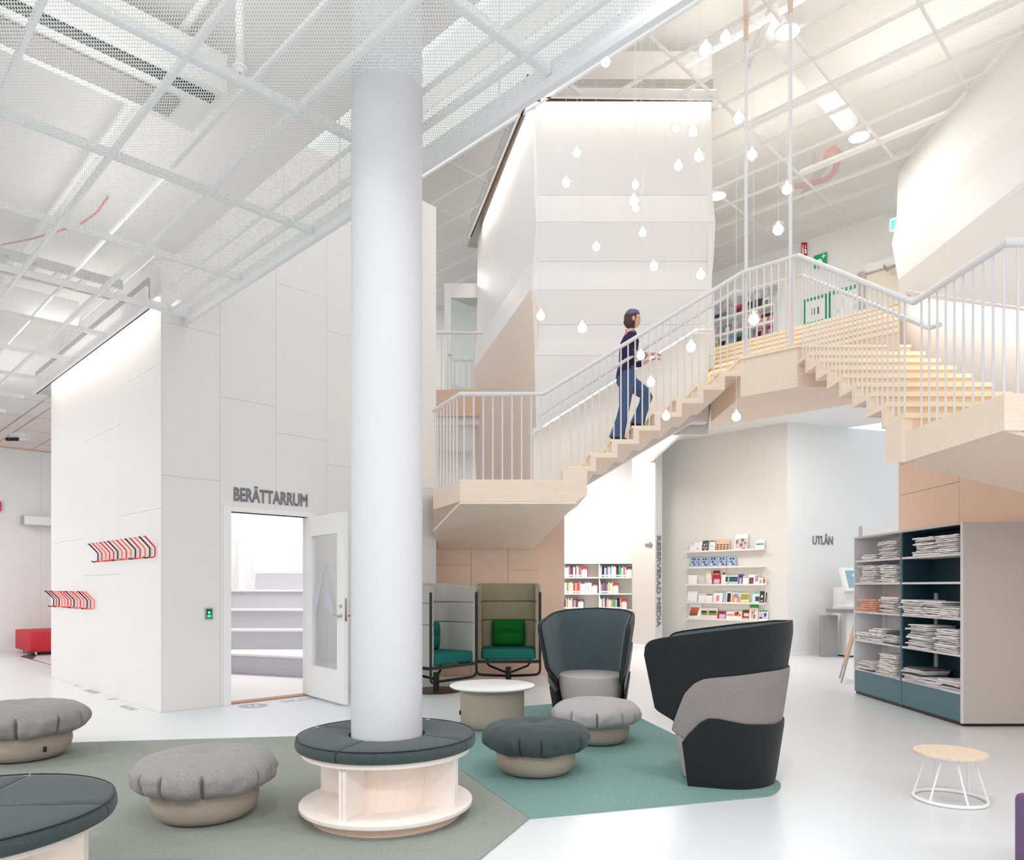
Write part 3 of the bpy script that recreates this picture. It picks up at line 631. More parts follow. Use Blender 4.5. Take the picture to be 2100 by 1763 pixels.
# ---- round column and benches
CX, CYY = -.742, 4.34
col = struct('column', lathe([(.2085, .012), (.2085, 4.94)], 64, (CX, CYY)), mat('column_paint', (206, 206, 209), .6, .3), 'round white column standing in the middle of the round bench', 'column', smooth=True)
def round_bench(label, cx, cy, seams, R=.527, ri=.226):
    t = thing('round_bench', label, 'bench', (cx, cy, .009), 0, 'round benches')
    obj('plinth', lathe([(.26, 0), (.435, 0), (.435, .06), (.26, .06)], 56), linen if False else m_birchp, t, True)
    obj('bottom_shelf', lathe([(.23, .06), (.503, .06), (.505, .064), (.505, .082), (.501, .085), (.23, .085)], 72), m_shelf, t, True)
    obj('core', lathe([(.27, .085), (.27, .375), (.25, .375), (.25, .085)], 56), m_core, t, True)
    obj('top_ring', lathe([(.225, .375), (.49, .375), (.49, .40), (.225, .40), (.225, .375)], 72), m_shelf, t, True)
    for a in seams:
        for s in (-1, 1):
            aa = math.radians(a)+s*.026
            dv = Vector((math.cos(aa), math.sin(aa))); nn = Vector((-dv.y, dv.x))*.0105
            obj('divider', prism([dv*.26+nn, dv*.462+nn, dv*.462-nn, dv*.26-nn], .085, .375), m_shelf, t)
    # cushions: ring sectors with a rounded outer edge
    for i in range(len(seams)):
        a0 = math.radians(seams[i])+.008; a1 = math.radians(seams[(i+1) % len(seams)])-.008
        if a1 < a0: a1 += 2*PI
        prof = [(ri, .402), (R-.03, .402), (R-.008, .412), (R, .432), (R-.002, .455), (R-.012, .470), (R-.03, .4755), (R-.08, .479), (ri+.05, .480), (ri, .472)]
        n = 28; k = len(prof); V = []; F = []
        for j in range(n+1):
            tt = a0+(a1-a0)*j/n; e = min(j, n-j)/n; sh = -.006 if j in (0, n) else 0
            for r, z in prof: V.append((r*math.cos(tt), r*math.sin(tt), z+(sh if z > .46 else -sh*.5 if z < .41 else 0)))
        for j in range(n):
            for q in range(k): F.append((j*k+q, (j+1)*k+q, (j+1)*k+(q+1) % k, j*k+(q+1) % k))
        F += [tuple(range(k)), tuple(range(n*k, (n+1)*k))[::-1]]
        cu = obj('cushion', (V, F), w_dark, t, True)
        pts = [((R-.010)*math.cos(a0+(a1-a0)*j/n), (R-.010)*math.sin(a0+(a1-a0)*j/n), .4735) for j in range(n+1)]
        obj('piping', tube(pts, .003, 6), w_black, cu, True)
    return t
m_core = mat('pale_birch_core', (236, 220, 208), .5, .3, var=(5, .03, (9, 9, 1))); m_shelf = mat('white_birch_board', (238, 228, 222), .5, .3, var=(5, .03, (1, 9, 9)))
round_bench('round bench with dark green cushions wrapped around the white column', CX, CYY, [-111, -23, 68, 157])
round_bench('round dark green cushioned bench cut off at the lower left corner', -2.16, 2.86, [-95, 8, 98, 186], .545, .004)

# ---- poufs
def pouf(label, x, y, s, m, seed, n_pl=11, hz=1.0, tagged=False):
    t = thing('pouf', label, 'pouf', (x, y, .009), 0, 'mushroom shaped poufs')
    obj('base', lathe([(.0001, 0), (.20*s, 0), (.245*s, .012*s), (.283*s, .05*s), (.298*s, .11*s), (.292*s, .17*s), (.25*s, .20*s), (.0001, .2*s)], 64), linen, t, True)
    rnd = random.Random(seed); N = 330; M = 28; R = .405*s
    angs = [2*PI*(i+rnd.uniform(-.28, .28))/n_pl for i in range(n_pl)]; dep = [rnd.uniform(.6, 1.2) for _ in angs]; wd = [rnd.uniform(.013, .021) for _ in angs]
    lob = [rnd.uniform(-.012, .012) for _ in range(5)]
    V = []; F = []
    for i in range(N):
        th = 2*PI*i/N
        cr = 0; side = 0
        for a, d, wv in zip(angs, dep, wd):
            da = (th-a+PI) % (2*PI)-PI
            cr += d*math.exp(-(da/wv)**2); side += d*.55*math.exp(-(da/(wv*3.2))**2)
        wob = sum(l*math.sin((k+2)*th+k*1.3) for k, l in enumerate(lob))
        for j in range(M+1):
            f = j/M; ph = PI*f                       # 0 top centre .. pi bottom centre
            sx = abs(math.sin(ph))**(.66 if f < .5 else .45); cz = math.copysign(abs(math.cos(ph))**(.92 if f < .5 else .85), math.cos(ph))
            r = R*(1+wob)*sx; z = .268*s+cz*(.118*s if cz > 0 else .112*s)
            z += -.036*s*math.exp(-(r/(.07*s))**2) if cz > 0 else 0          # button dent
            g = max(0, min(1, (f-.34)/.16))
            if f > .34:
                r -= (.058*cr+.012*side-.004*math.sin(23*th+seed)*math.sin(9*f+seed))*s*g*min(1, sx); 
            if f > .72: r = min(r, R*(1.0-.9*(f-.72))) ; z = max(z, .158*s)
            nv = noise.noise(Vector((math.cos(th)*r*11+seed, math.sin(th)*r*11, z*14))); r += .016*s*nv*g*min(1, sx); z += .007*s*nv*(1 if f < .4 else 0)*min(1, r/(.08*s))
            V.append((r*math.cos(th), r*math.sin(th), z*hz+(.005*s*math.sin(7*th+seed)*g)))
    for i in range(N):
        for j in range(M):
            a = i*(M+1)+j; b = ((i+1) % N)*(M+1)+j; F.append((a, a+1, b+1, b))
    me = obj('cushion', (V, F), m, t, True)
    obj('button', ball((0, 0, .352*s*hz), .010*s, 12, 8), m_rust, t, True)
    if tagged: obj('maker_tag', box(.246*s, .262*s, -.17*s, -.155*s, .07*s, .105*s), m_dark, t)
    return t
m_rust = mat('rust_button', (150, 84, 72), .8)
pouf('mid grey pouf standing alone on the grey rug in front of the story room', -1.80, 4.30, 1.0, w_grey, 3)
pouf('large grey pouf at the left edge, cut off by the frame', -3.86, 5.78, 1.13, w_grey, 5, tagged=True)
pouf('charcoal green pouf beside the column bench on the teal rug', .172, 5.32, .97, w_dark, 8, 9)
pouf('light grey pouf on the teal rug in front of the tub chair', .735, 6.36, .955, w_pale, 11)

# ---- round table
t = thing('coffee_table', 'round white topped coffee table with an upholstered drum base', 'table', (-.19, 7.05, .002))
obj('drum_base', lathe([(.0001, 0), (.24, 0), (.275, .015), (.30, .06), (.308, .12), (.308, .38), (.0001, .38)], 64), linen, t, True)
obj('table_top', lathe([(.0001, .38), (.385, .38), (.409, .394), (.409, .404), (.405, .407), (.0001, .407)], 72), m_white, t, True)
obj('maker_tag', box(-.312, -.30, -.09, -.07, .13, .17), m_dark, t)

# ---- wing chairs: three overlapping felt shells around a tub
def strip(topf, botf, smax, off, th, R0=.40, n=130, m=16, zlean=0.0):
    def pt(s, z, o):
        k = .70+.36*z; a = abs(s); sg = 1 if s >= 0 else -1; S1 = PI*R0/2
        if a < S1: x, y, nx, ny = R0*math.sin(a/R0), -R0*math.cos(a/R0), math.sin(a/R0), -math.cos(a/R0)
        else: x, y, nx, ny = R0+.06*(a-S1), a-S1, 1, 0
        return Vector((sg*(x*k+nx*o), y*k+ny*o+.02-zlean*z, z))
    V = []; F = []
    for side in (0, 1):
        for i in range(n+1):
            s = -smax+2*smax*i/n; t0, b0 = topf(abs(s)), botf(abs(s))
            for j in range(m+1):
                f = j/m; ed = min(f, 1-f)*m; rnd = 0 if ed > 1.5 else (.35 if ed > .5 else 1)
                es = min(i, n-i); rnd = max(rnd, 0 if es > 1 else (.4 if es > 0 else 1))
                o = off+(th/2*(1-rnd*.6))*(1 if side == 0 else -1)
                V.append(pt(s, b0+(t0-b0)*f, o))
    K = (n+1)*(m+1)
    for i in range(n):
        for j in range(m):
            a = i*(m+1)+j; b = a+m+1
            F.append((a, b, b+1, a+1)); F.append((K+a, K+a+1, K+b+1, K+b))
    for i in range(n):
        a = i*(m+1); b = a+m+1; F.append((a, K+a, K+b, b)); a += m; b += m; F.append((a, b, K+b, K+a))
    for j in range(m):
        a = j; F.append((a, a+1, K+a+1, K+a)); a = n*(m+1)+j; F.append((a, K+a, K+a+1, a+1))
    return V, F
def lerp(tab, x):
    for (x0, y0), (x1, y1) in zip(tab, tab[1:]):
        if x <= x1: return y0+(y1-y0)*max(0, (x-x0))/(x1-x0)
    return tab[-1][1]
def wing_chair(label, x, y, face, inner, outer, midm, low, group='felt tub chairs'):
    t = thing('tub_chair', label, 'chair', (x, y, .009), face-PI/2, group)
    topU = [(0, 1.115), (.3, 1.10), (.6, 1.06), (.85, 1.02), (.97, 1.0), (1.03, .985), (1.06, .968), (1.08, .945), (1.095, .91), (1.10, .88)]
    botU = [(0, .40), (.62, .34), (.80, .34), (1.06, .485), (1.09, .505), (1.10, .52)]
    smax = 1.10
    sh = obj('wing_shell', strip(lambda s: lerp(topU, s), lambda s: lerp(botU, s), smax, 0, .05), outer, t, True)
    topI = [(a, b-.012) for a, b in topU]
    li = obj('inner_lining', strip(lambda s: lerp(topI, s)-.003, lambda s: lerp([(0, .41), (.7, .40), (.82, .38), (1.06, .51), (1.09, .54)], s), smax-.012, -.032, .022), inner, t, True)
    topM = [(0, .80), (.35, .785), (.62, .75), (.72, .735), (.79, .70), (.86, .63), (.92, .52), (.97, .43), (.99, .385)]
    obj('middle_shell', strip(lambda s: lerp(topM, s), lambda s: lerp([(0, .25), (.8, .25), (.99, .375)], s), .99, .034, .018), midm, t, True)
    topL = [(0, .44), (.2, .43), (.45, .445), (.62, .475), (.70, .475), (.76, .445), (.86, .36), (.92, .30)]
    obj('lower_shell', strip(lambda s: lerp(topL, s), lambda s: .0, .92, .050, .018), low, t, True)
    prof = [(.0001, 0), (.262, 0), (.275, .01), (.345, .40), (.342, .43), (.32, .448), (.0001, .452)]
    V, F = lathe(prof, 56); V = [(a, b*1.03+.025, c) for a, b, c in V]
    obj('tub', (V, F), linen_l, t, True)
    obj('maker_tag', box(.285, .305, .215, .235, .09, .13), m_dark, t)
    return t
wing_chair('dark felt tub chair seen from behind with a grey middle band', 1.52, 5.16, math.radians(158), w_blue, w_black, w_taupe, w_black)
wing_chair('slate felt tub chair facing the room with a pale seat', .83, 7.62, math.radians(-106), w_blue, w_deep, w_taupe, w_deep)

# ---- high backed swivel chairs with black tube frames
def pod(label, x, y, face, shellm, seatm, pillm):
    t = thing('high_back_chair', label, 'chair', (x, y, 0), face+PI/2, 'high backed swivel chairs')     # faces local -y
    W, D = .43, .62; 
    def U(o, z):    # plan of the shell, back to +y
        r = .16; pts = [(-W+o, -D/2)]
        for i in range(9): a = PI-PI/2*i/8; pts.append((-W+o+r+r*math.cos(a), D/2-o-r+r*math.sin(a)))
        for i in range(9): a = PI/2-PI/2*i/8; pts.append((W-o-r+r*math.cos(a), D/2-o-r+r*math.sin(a)))
        pts.append((W-o, -D/2)); return [Vector((p[0], p[1], z)) for p in pts]
    zs = [.36, .88, 1.145, 1.40]
    for k in range(3):
        z0, z1 = zs[k], zs[k+1]; V = []; F = []
        prof = [(0, z0+.004), (.0, z1-.004), (.012, z1), (.045, z1), (.062, z1-.012), (.066, (z0+z1)/2), (.062, z0+.012), (.045, z0)]
        cr = (lambda i, z: z-(.045 if i in (0, 19) else .012 if i in (1, 18) else 0)) if k == 2 else (lambda i, z: z)
        rows_ = [U(o, z) for o, z in prof]; n = len(rows_[0]); K = len(prof)
        for i in range(n):
            for j in range(K):
                v = rows_[j][i]; V.append((v.x, v.y, cr(i, v.z) if prof[j][1] > z1-.02 else v.z))
        for i in range(n-1):
            for j in range(K): F.append((i*K+j, (i+1)*K+j, (i+1)*K+(j+1) % K, i*K+(j+1) % K))
        F += [tuple(range(K)), tuple(range((n-1)*K, n*K))[::-1]]
        obj('shell_band', (V, F), shellm, t, True)
    obj('seat', rbox(-W+.07, W-.07, -D/2-.02, D/2-.07, .37, .515, .035, 4), seatm, t, True)
    # pillow with a tucked middle
    V, F = [], []; n, m = 22, 18
    for s in (-1, 1):
        for i in range(n+1):
            for j in range(m+1):
                a = -1+2*i/n; b = -1+2*j/m; e = max(0, (1-abs(a)**4))*max(0, (1-abs(b)**4)); tuck = .45*math.exp(-((b-.05+.25*a*a)/.16)**2)*(1-a*a*.6)
                V.append((a*.235*(1-.03*(b*b)), D/2-.14+s*.075*(e**.5)*(1-tuck if s < 0 else 1), .705+b*.185))
    for s in range(2):
        for i in range(n):
            for j in range(m):
                q = s*(n+1)*(m+1)+i*(m+1)+j; f = (q, q+m+1, q+m+2, q+1); F.append(f if s else f[::-1])
    pl = obj('back_pillow', (V, F), pillm, t, True)
    for s in (-1, 1): obj('button', ball((s*.105, D/2-.185, .70), .014, 10, 6), pillm, pl, True)
    yf_ = -D/2-.01
    for s in (-1, 1):
        a = Vector((s*(W-.002), yf_, 1.28)); P0 = (s*(W-.002), yf_, .22); 
        loop = [a, (s*(W-.002), yf_, .24), (s*(W-.012), yf_+.006, .195), (s*(W-.04), yf_+.02, .172), (s*(W-.09), yf_+.05, .16), (0, .0, .115)]
        obj('front_post', tube(loop, .017, 10), m_dark, t, True)
        obj('rear_strut', tube([(s*.30, D/2-.1, .34), (s*.30, D/2-.1, .27), (s*.27, D/2-.13, .235), (0, .0, .15)], .015, 8), m_dark, t, True)
    obj('seat_frame', join(box(-W-.012, W+.012, yf_-.012, yf_+.02, .325, .365), box(-W, W, D/2-.05, D/2, .325, .36), box(-W-.01, -W+.03, yf_, D/2, .325, .36), box(W-.03, W+.01, yf_, D/2, .325, .36)), m_dark, t)
    obj('pedestal', disc((0, 0), .04, .02, .24, 24), m_dark, t, True)
    obj('base_plate', lathe([(.0001, .001), (.33, .001), (.33, .012), (.05, .022), (.0001, .022)], 48), mat('bronze_disc', (74, 52, 42), .35, .5, .3), t, True)
    return t
sh1 = mat('olive_linen', (158, 150, 128), .9, .1, var=(40, .07, (1, 1, 14)), bump=(160, .2)); sh2 = mat('grey_linen', (178, 176, 172), .9, .1, var=(40, .07, (1, 1, 14)), bump=(160, .2))
teal = mat('teal_seat_fabric', (34, 108, 100), .9, .15, var=(120, .12)); green = mat('green_pillow_fabric', (22, 104, 38), .9, .15, var=(120, .15))
pod('olive high backed swivel chair with a green pillow below the landing', -.05, 10.15, math.radians(-90), sh1, teal, green)
pod('grey high backed swivel chair half hidden by the column', -.985, 9.5, math.radians(-38), sh2, teal, teal)

# ---- small stool, purple armchair
sp0 = FL(1948, 1640)
t = thing('low_stool', 'low white wire stool with a pale round cork top', 'stool', (sp0.x, sp0.y, 0), math.radians(10))
ring = [(.205*math.cos(2*PI*i/40), .205*math.sin(2*PI*i/40), .012) for i in range(40)]
obj('base_ring', tube(ring, .011, 8, True), m_steel, t, True)
for i in range(6):
    a = 2*PI*i/6+.3; a2 = a+(.22 if i % 2 else -.22)
    obj('leg', tube([(.205*math.cos(a), .205*math.sin(a), .012), (.125*math.cos(a2), .125*math.sin(a2), .29)], .0065, 8), m_steel, t, True)
obj('under_ring', tube([(.125*math.cos(2*PI*i/32), .125*math.sin(2*PI*i/32), .285) for i in range(32)], .006, 6, True), m_steel, t, True)
obj('stool_top', lathe([(.0001, .288), (.205, .288), (.208, .291), (.208, .306), (.205, .309), (.0001, .309)], 56), mat('cork', (222, 202, 182), .8, .2, var=(90, .14)), t, True)
w_purp = wool('purple_wool', (100, 76, 112), .12)
ac = P(2073, 1624, 2.9)
t = thing('purple_armchair', 'purple upholstered armchair cut off at the right edge', 'chair', (2.655, 2.95, 0), 0)
obj('arm', rbox(-.40, -.26, -.5, .35, .04, zat(1624, 3.28), .03, 3), w_purp, t, True); obj('arm', rbox(.26, .40, -.5, .35, .04, zat(1624, 3.28), .03, 3), w_purp, t, True)
obj('seat', rbox(-.26, .26, -.5, .3, .12, .40, .03, 3), w_purp, t, True); obj('backrest', rbox(-.27, .27, .2, .36, .25, .42, .03, 3), w_purp, t, True)
for sx in (-1, 1):
    for sy in (-.42, .28): obj('foot', disc((sx*.33, sy), .02, 0, .045, 16), m_dark, t, True)
# ================================================================== NEWSPAPER BOOKCASE
BX0, BX1, BY0, BYM, BY1, BH = 4.345, 5.0, 7.06, 8.18, 9.30, 1.977
bc = thing('newspaper_bookcase', 'grey and teal bookcase with two bays of newspaper shelves', 'bookcase', (BX0, BY0, 0))
m_bcg = mat('warm_grey_laminate', (196, 190, 186), .5, .3); m_bcw = mat('pale_grey_laminate', (222, 220, 222), .45, .3); m_bct = mat('teal_laminate', (92, 124, 134), .5, .3); m_bcn = mat('petrol_laminate', (36, 62, 72), .5, .3)
def bp(name, vf, m): return obj(name, vf, m, bc, world=True)
bp('side_panel', box(BX0, BX1, BY0, BY0+.022, .03, BH-.022), m_bcg); bp('side_panel', box(BX0, BX1, BY1-.022, BY1, .03, BH-.022), m_bcw)
bp('edge_strip', box(BX0-.003, BX0+.012, BY0-.001, BY0+.024, .03, BH), m_bcw)
bp('top_panel', box(BX0, BX1, BY0, BY1, BH-.022, BH), m_bcg)
bp('divider', box(BX0, BX1-.3, BYM-.012, BYM+.012, .03, BH-.022), m_bct)
bp('back_panel', box(BX1-.31, BX1-.295, BY0+.022, BYM, .03, BH-.022), m_bcn); bp('back_panel', box(BX1-.31, BX1-.295, BYM, BY1-.022, .03, BH-.022), m_bcw)
bp('lining', box(BX0+.02, BX1-.31, BYM-.016, BYM-.012, .33, BH-.022), m_bcn); bp('lining', box(BX0+.02, BX1-.31, BY0+.022, BY0+.026, .33, BH-.022), m_bcn); bp('lining', box(BX0+.02, BX1-.31, BY0+.022, BYM-.012, BH-.026, BH-.022), m_bcn)
bp('plinth_panel', box(BX0+.006, BX0+.024, BY0+.024, BYM-.012, .04, .305), m_bct); bp('plinth_panel', box(BX0+.006, BX0+.024, BYM+.012, BY1-.022, .04, .305), m_bct)
bp('foot_rail', box(BX0+.02, BX1-.02, BY0+.02, BY1-.02, 0.001, .04), m_dark)
SHZ = [1.68, 1.40, 1.045, .69, .326]
for z in SHZ:
    bp('shelf', box(BX0+.004, BX1-.31, BY0+.026, BYM-.016, z-.022, z), m_bcw); bp('shelf', box(BX0+.004, BX1-.31, BYM+.012, BY1-.022, z-.022, z), m_bcw)
for (ya, yb_) in ((7.45, 8.1), (8.45, 9.2)):
    for z0, z1 in ((.34, .67), (.70, 1.02), (1.05, 1.28)):
        bp('back_frame', box(BX1-.325, BX1-.311, ya, ya+.05, z0, z1), m_bcw); bp('back_frame', box(BX1-.325, BX1-.311, yb_-.05, yb_, z0, z1), m_bcw)
# newspapers, stack by stack
paper_c = [mat('newsprint', (240, 236, 234), .85, .1, var=(9, .10, (1, 14, 1))), mat('newsprint_grey', (214, 210, 210), .85, .1, var=(14, .22, (1, 10, 1))), mat('newsprint_bright', (240, 238, 236), .85, .1, var=(12, .06, (1, 12, 1))), mat('newsprint_salmon', (232, 172, 150), .85, .1, var=(9, .12, (1, 12, 1))), mat('newsprint_dark', (96, 94, 100), .85, .1, var=(16, .6, (1, 10, 1)))]
def paper_mesh(h, seed):
    rnd = random.Random(seed); n = 8; V = []; F = []; sag = rnd.uniform(-.004, .006)
    for i in range(n+1):
        f = i/n; z = sag*math.sin(PI*f)+rnd.uniform(-.001, .001)
        for x in (0, .29):
            lift = .004 if x == 0 and rnd.random() < .3 else 0
            V += [(x, f*.37-.185, z), (x, f*.37-.185, z+h+lift)]
    for i in range(n):
        a = i*4; b = a+4; F += [(a, b, b+1, a+1), (a+2, a+3, b+3, b+2), (a+1, b+1, b+3, a+3), (a, a+2, b+2, b)]
    F += [(0, 1, 3, 2), (n*4, n*4+2, n*4+3, n*4+1)]
    return V, F
pm = []
for i in range(10):
    me = bpy.data.meshes.new('newspaper'); V, F = paper_mesh(.0105+.004*(i % 3), i); me.from_pydata(V, [], F); me.materials.append(paper_c[[0, 0, 1, 2, 0, 2, 0, 1, 3, 4][i]]); pm.append(me)
def stack(z, yc, n, where, kinds=range(8), xo=.0, wscale=1.0):
    zz = z+.001; rnd = random.Random(int(yc*100+z*977))
    for i in range(n):
        me = pm[rnd.choice(list(kinds))]; o = bpy.data.objects.new('newspaper', me); C.objects.link(o)
        h = max(v.co.z for v in me.vertices)-min(v.co.z for v in me.vertices)
        o.location = (BX0+.012+xo+rnd.uniform(-.035, .02), yc+rnd.uniform(-.008, .008), zz-min(v.co.z for v in me.vertices)); o.rotation_euler = (rnd.uniform(-.02, .02)*0, 0, rnd.uniform(-.13, .13)); o.scale = (1, wscale, 1)
        zz += h+.0006
        tag(o, ('topmost newspaper of the stack '+where) if i == n-1 else (ORD[i]+' newspaper up in the stack '+where), 'newspaper', 'newspapers '+where)
nb, fb = 'of the bay beside the grey side panel', 'of the far bay'
stack(1.68, 7.315, 10, 'at the near end of the top shelf'); stack(1.68, 7.71, 9, 'in the middle of the top shelf'); stack(1.68, 8.45, 9, 'beside the divider on the far top shelf', wscale=.95); stack(1.68, 8.95, 3, 'low at the far end of the top shelf', wscale=.8)
stack(1.40, 8.47, 10, 'beside the divider on the second shelf', wscale=.95); stack(1.40, 8.95, 10, 'at the far end of the second shelf')
stack(1.045, 7.28, 5, 'at the near end of the third shelf', wscale=.8); stack(1.045, 7.58, 7, 'in the middle of the third shelf', [1, 2, 4, 7], wscale=.9); stack(1.045, 7.94, 8, 'against the divider on the third shelf', wscale=1.0, xo=-.02)
stack(1.045, 8.45, 9, 'past the divider on the third shelf'); stack(1.045, 8.95, 6, 'at the far end of the third shelf', [8])
stack(.69, 7.325, 11, 'at the near end of the fourth shelf'); stack(.69, 7.80, 12, 'against the divider on the fourth shelf', xo=-.03)
stack(.69, 8.44, 6, 'dark, past the divider on the fourth shelf', [9, 2, 7]); stack(.69, 8.72, 8, 'in the middle of the far fourth shelf', wscale=.7); stack(.69, 9.05, 5, 'at the far end of the fourth shelf', wscale=.9)
stack(.326, 7.315, 4, 'at the near end of the bottom shelf', [9, 2, 1]); stack(.326, 7.60, 3, 'thin, in the middle of the bottom shelf', [2, 7, 1]); stack(.326, 7.90, 7, 'against the divider on the bottom shelf', [1, 2, 7, 9], xo=-.03)
stack(.326, 8.46, 12, 'past the divider on the bottom shelf', xo=-.01); stack(.326, 8.98, 5, 'low at the far end of the bottom shelf', [1, 2, 9])

# ================================================================== BROCHURE LEDGES
PW = 19.68
def wallpt(u, v, off=0.0):
    b = onp(u, PW-off*1.414); return Vector((b.x, b.y, zat(v, b.y)))
wdir = Vector((R2, -R2, 0)); wn = Vector((-R2, -R2, 0))           # along the wall towards the right, and out of it
crop = lambda x, y: (1390+x/8.395, 1080+y/8.395)
m_ledge = mat('ledge_lacquer', (228, 226, 220), .5)
ledge_z = []
names = ['top', 'second', 'middle', 'fourth', 'lowest']
for k, y in enumerate((415, 698, 1000, 1312, 1600)):
    a = wallpt(*crop(165, y)); b = wallpt(*crop(1525, y)); z = wallpt(*crop(845, y)).z; ledge_z.append(z)
    o = thing('brochure_ledge', f'slim grey wall ledge for brochures, {names[k]} of the five', 'shelf', Vector((a.x, a.y, z)), 0, 'brochure ledges')
    a2 = Vector((a.x, a.y, 0)); b2 = Vector((b.x, b.y, 0)); e = wn*.11
    obj('board', prism([a2, b2, b2+e, a2+e], z-.012, z), m_ledge, o, world=True)
    obj('lip', prism([a2+e, b2+e, b2+e*1.06, a2+e*1.06], z-.012, z+.022), m_ledge, o, world=True)
def cmat(c): return mat('print_%d_%d_%d' % c, c, .6, .3)
W_ = (240, 240, 240)
def bro(k, x0, x1, y0, desc, base, prints, lean=.05, off=.05, rot=0.0):
    """one leaflet: page plus printed blocks, prints = (colour, x0, x1, y0, y1) in page fractions"""
    z0 = ledge_z[k]+.001
    a = wallpt(*crop(x0, 700), off); b = wallpt(*crop(x1, 700), off); wdt = (b-a).length
    Yc = (a.y+b.y)/2; ztop = zat(crop(0, y0)[1], Yc); h = max(.08, ztop-z0)
    n = cnt.setdefault(k, 0); cnt[k] += 1
    o = thing('brochure', desc, 'brochure', (0, 0, 0), 0, 'brochures on the wall ledges')
    base_p = Vector(((a.x+b.x)/2, (a.y+b.y)/2, z0))+wn*(.004*(n % 3)+max(0, h*.16+.012-off))
    M = facing(base_p, wdir, (Vector((0, 0, 1))-wn*.16).normalized()); o.matrix_basis = M @ Matrix.Rotation(rot, 4, 'Z')
    obj('page', box(-wdt/2, wdt/2, 0, h, -.003, 0), cmat(base), o)
    for c, fx0, fx1, fy0, fy1 in prints:
        obj('cover_print', box(-wdt/2+wdt*fx0, -wdt/2+wdt*fx1, h*fy0, h*fy1, 0, .0012), cmat(c), o)
cnt = {}
bro(0, 200, 285, 305, 'small white leaflet at the left end of the top ledge', W_, [((190, 188, 196), .1, .9, .8, .86)])
bro(0, 285, 412, 245, 'tall white leaflet second on the top ledge', W_, [((170, 168, 184), .1, .6, .88, .93), ((150, 160, 200), .35, .5, .2, .4)])
bro(0, 424, 524, 235, 'dark brown leaflet with pale round portraits on the top ledge', (92, 82, 80), [((236, 236, 234), .2, .38, .55, .7), ((226, 170, 170), .6, .8, .6, .75), ((236, 236, 234), .15, .35, .3, .42), ((236, 236, 234), .6, .8, .3, .42), ((236, 236, 234), .4, .58, .1, .24)])
bro(0, 527, 637, 228, 'white leaflet with a brown head strip on the top ledge', W_, [((112, 92, 92), .05, .95, .86, .96), ((214, 208, 212), .2, .8, .4, .55), ((120, 108, 108), .0, 1, .02, .07)])
bro(0, 652, 886, 222, 'wide brown and cream patterned booklet on the top ledge', (222, 190, 160), [((112, 74, 54), .05+.24*i, .22+.24*i, .1+.2*j, .22+.2*j) for i in range(4) for j in range(3)])
bro(0, 985, 1200, 120, 'tall white booklet with dark figures on a pink photo', W_, [((206, 188, 190), .05, .95, .12, .72), ((60, 44, 42), .1, .24, .42, .62), ((60, 44, 42), .5, .72, .5, .72), ((60, 44, 42), .42, .6, .22, .42), ((60, 44, 42), .74, .92, .36, .5), ((236, 120, 124), .55, .85, .04, .16)])
bro(0, 1333, 1485, 220, 'small white card with a green drawing on the top ledge', W_, [((122, 176, 156), .1, .95, .45, .66), ((200, 110, 100), .2, .45, .5, .58)])
for i, (a, b) in enumerate(((205, 312), (312, 382), (382, 520), (522, 666), (672, 820), (846, 994))):
    bro(1, a, b, 525 if i < 3 else 515, f'pale blue brochure with small portraits, {ORD[i]} on the second ledge', (150, 184, 222), [((64, 60, 72), .28, .48, .74, .92), ((64, 60, 72), .6, .8, .74, .92), ((200, 130, 130), .12, .3, .46, .62), ((90, 60, 60), .4, .6, .44, .64), ((240, 220, 210), .25, .45, .22, .38), ((80, 76, 90), .56, .82, .22, .38), (W_, 0, 1, 0, .12)])
bro(2, 172, 325, 825, 'blank white booklet at the left end of the middle ledge', W_, [((180, 214, 236), 0, 1, .02, .1)])
bro(2, 520, 612, 748, 'tilted cream sheet standing on the middle ledge', (232, 230, 216), [((224, 222, 210), .1, .9, .4, .5)], off=.02, rot=.2)
bro(2, 610, 722, 750, 'red leaflet showing behind another on the middle ledge', (156, 32, 52), [((226, 130, 140), .1, .9, .7, .8), ((206, 190, 214), .1, .9, .55, .62)], off=.02)
bro(2, 755, 830, 745, 'narrow cream leaflet with a brown photo on the middle ledge', (232, 228, 214), [((104, 76, 60), .2, .85, .7, .85)], off=.02)
bro(2, 590, 730, 840, 'red and lilac leaflet at the front of the middle ledge', (164, 38, 60), [((204, 190, 216), .2, .9, .15, .6), ((214, 60, 80), .1, .9, .62, .75)], off=.07)
for i, (a, b) in enumerate(((742, 864), (868, 1030))):
    bro(2, a, b, 825, f'pale turquoise leaflet with a dark photo, {ORD[i]} of the pair', (176, 216, 214), [((44, 66, 70), .08, .95, .34, .8), ((150, 190, 196), .1, .9, .5, .6)])
bro(2, 1030, 1120, 815, 'narrow purple leaflet on the middle ledge', (120, 84, 160), [((196, 180, 214), .3, .7, .1, .6), ((70, 40, 100), .1, .9, .75, .9)])
bro(2, 1118, 1214, 850, 'white leaflet with black headline on the middle ledge', W_, [((50, 48, 48), .1, .9, .86, .92)])
bro(2, 1212, 1390, 815, 'white booklet with brown ovals on the middle ledge', W_, [((116, 80, 82), .05, .5, .1, .7), ((176, 150, 186), .62, .95, .3, .9)])
bro(2, 1388, 1524, 865, 'small white card with green and red figures on the middle ledge', W_, [((150, 196, 110), .1, .4, .2, .7), ((206, 84, 84), .55, .85, .2, .85), ((80, 70, 66), .05, .95, .93, .98)])
bro(3, 162, 330, 1100, 'thick white booklet at the left end of the fourth ledge', W_, [((176, 214, 226), 0, 1, .03, .1)])
bro(3, 346, 470, 1150, 'white leaflet with a grey head strip on the fourth ledge', W_, [((176, 174, 182), .05, .9, .84, .92)])
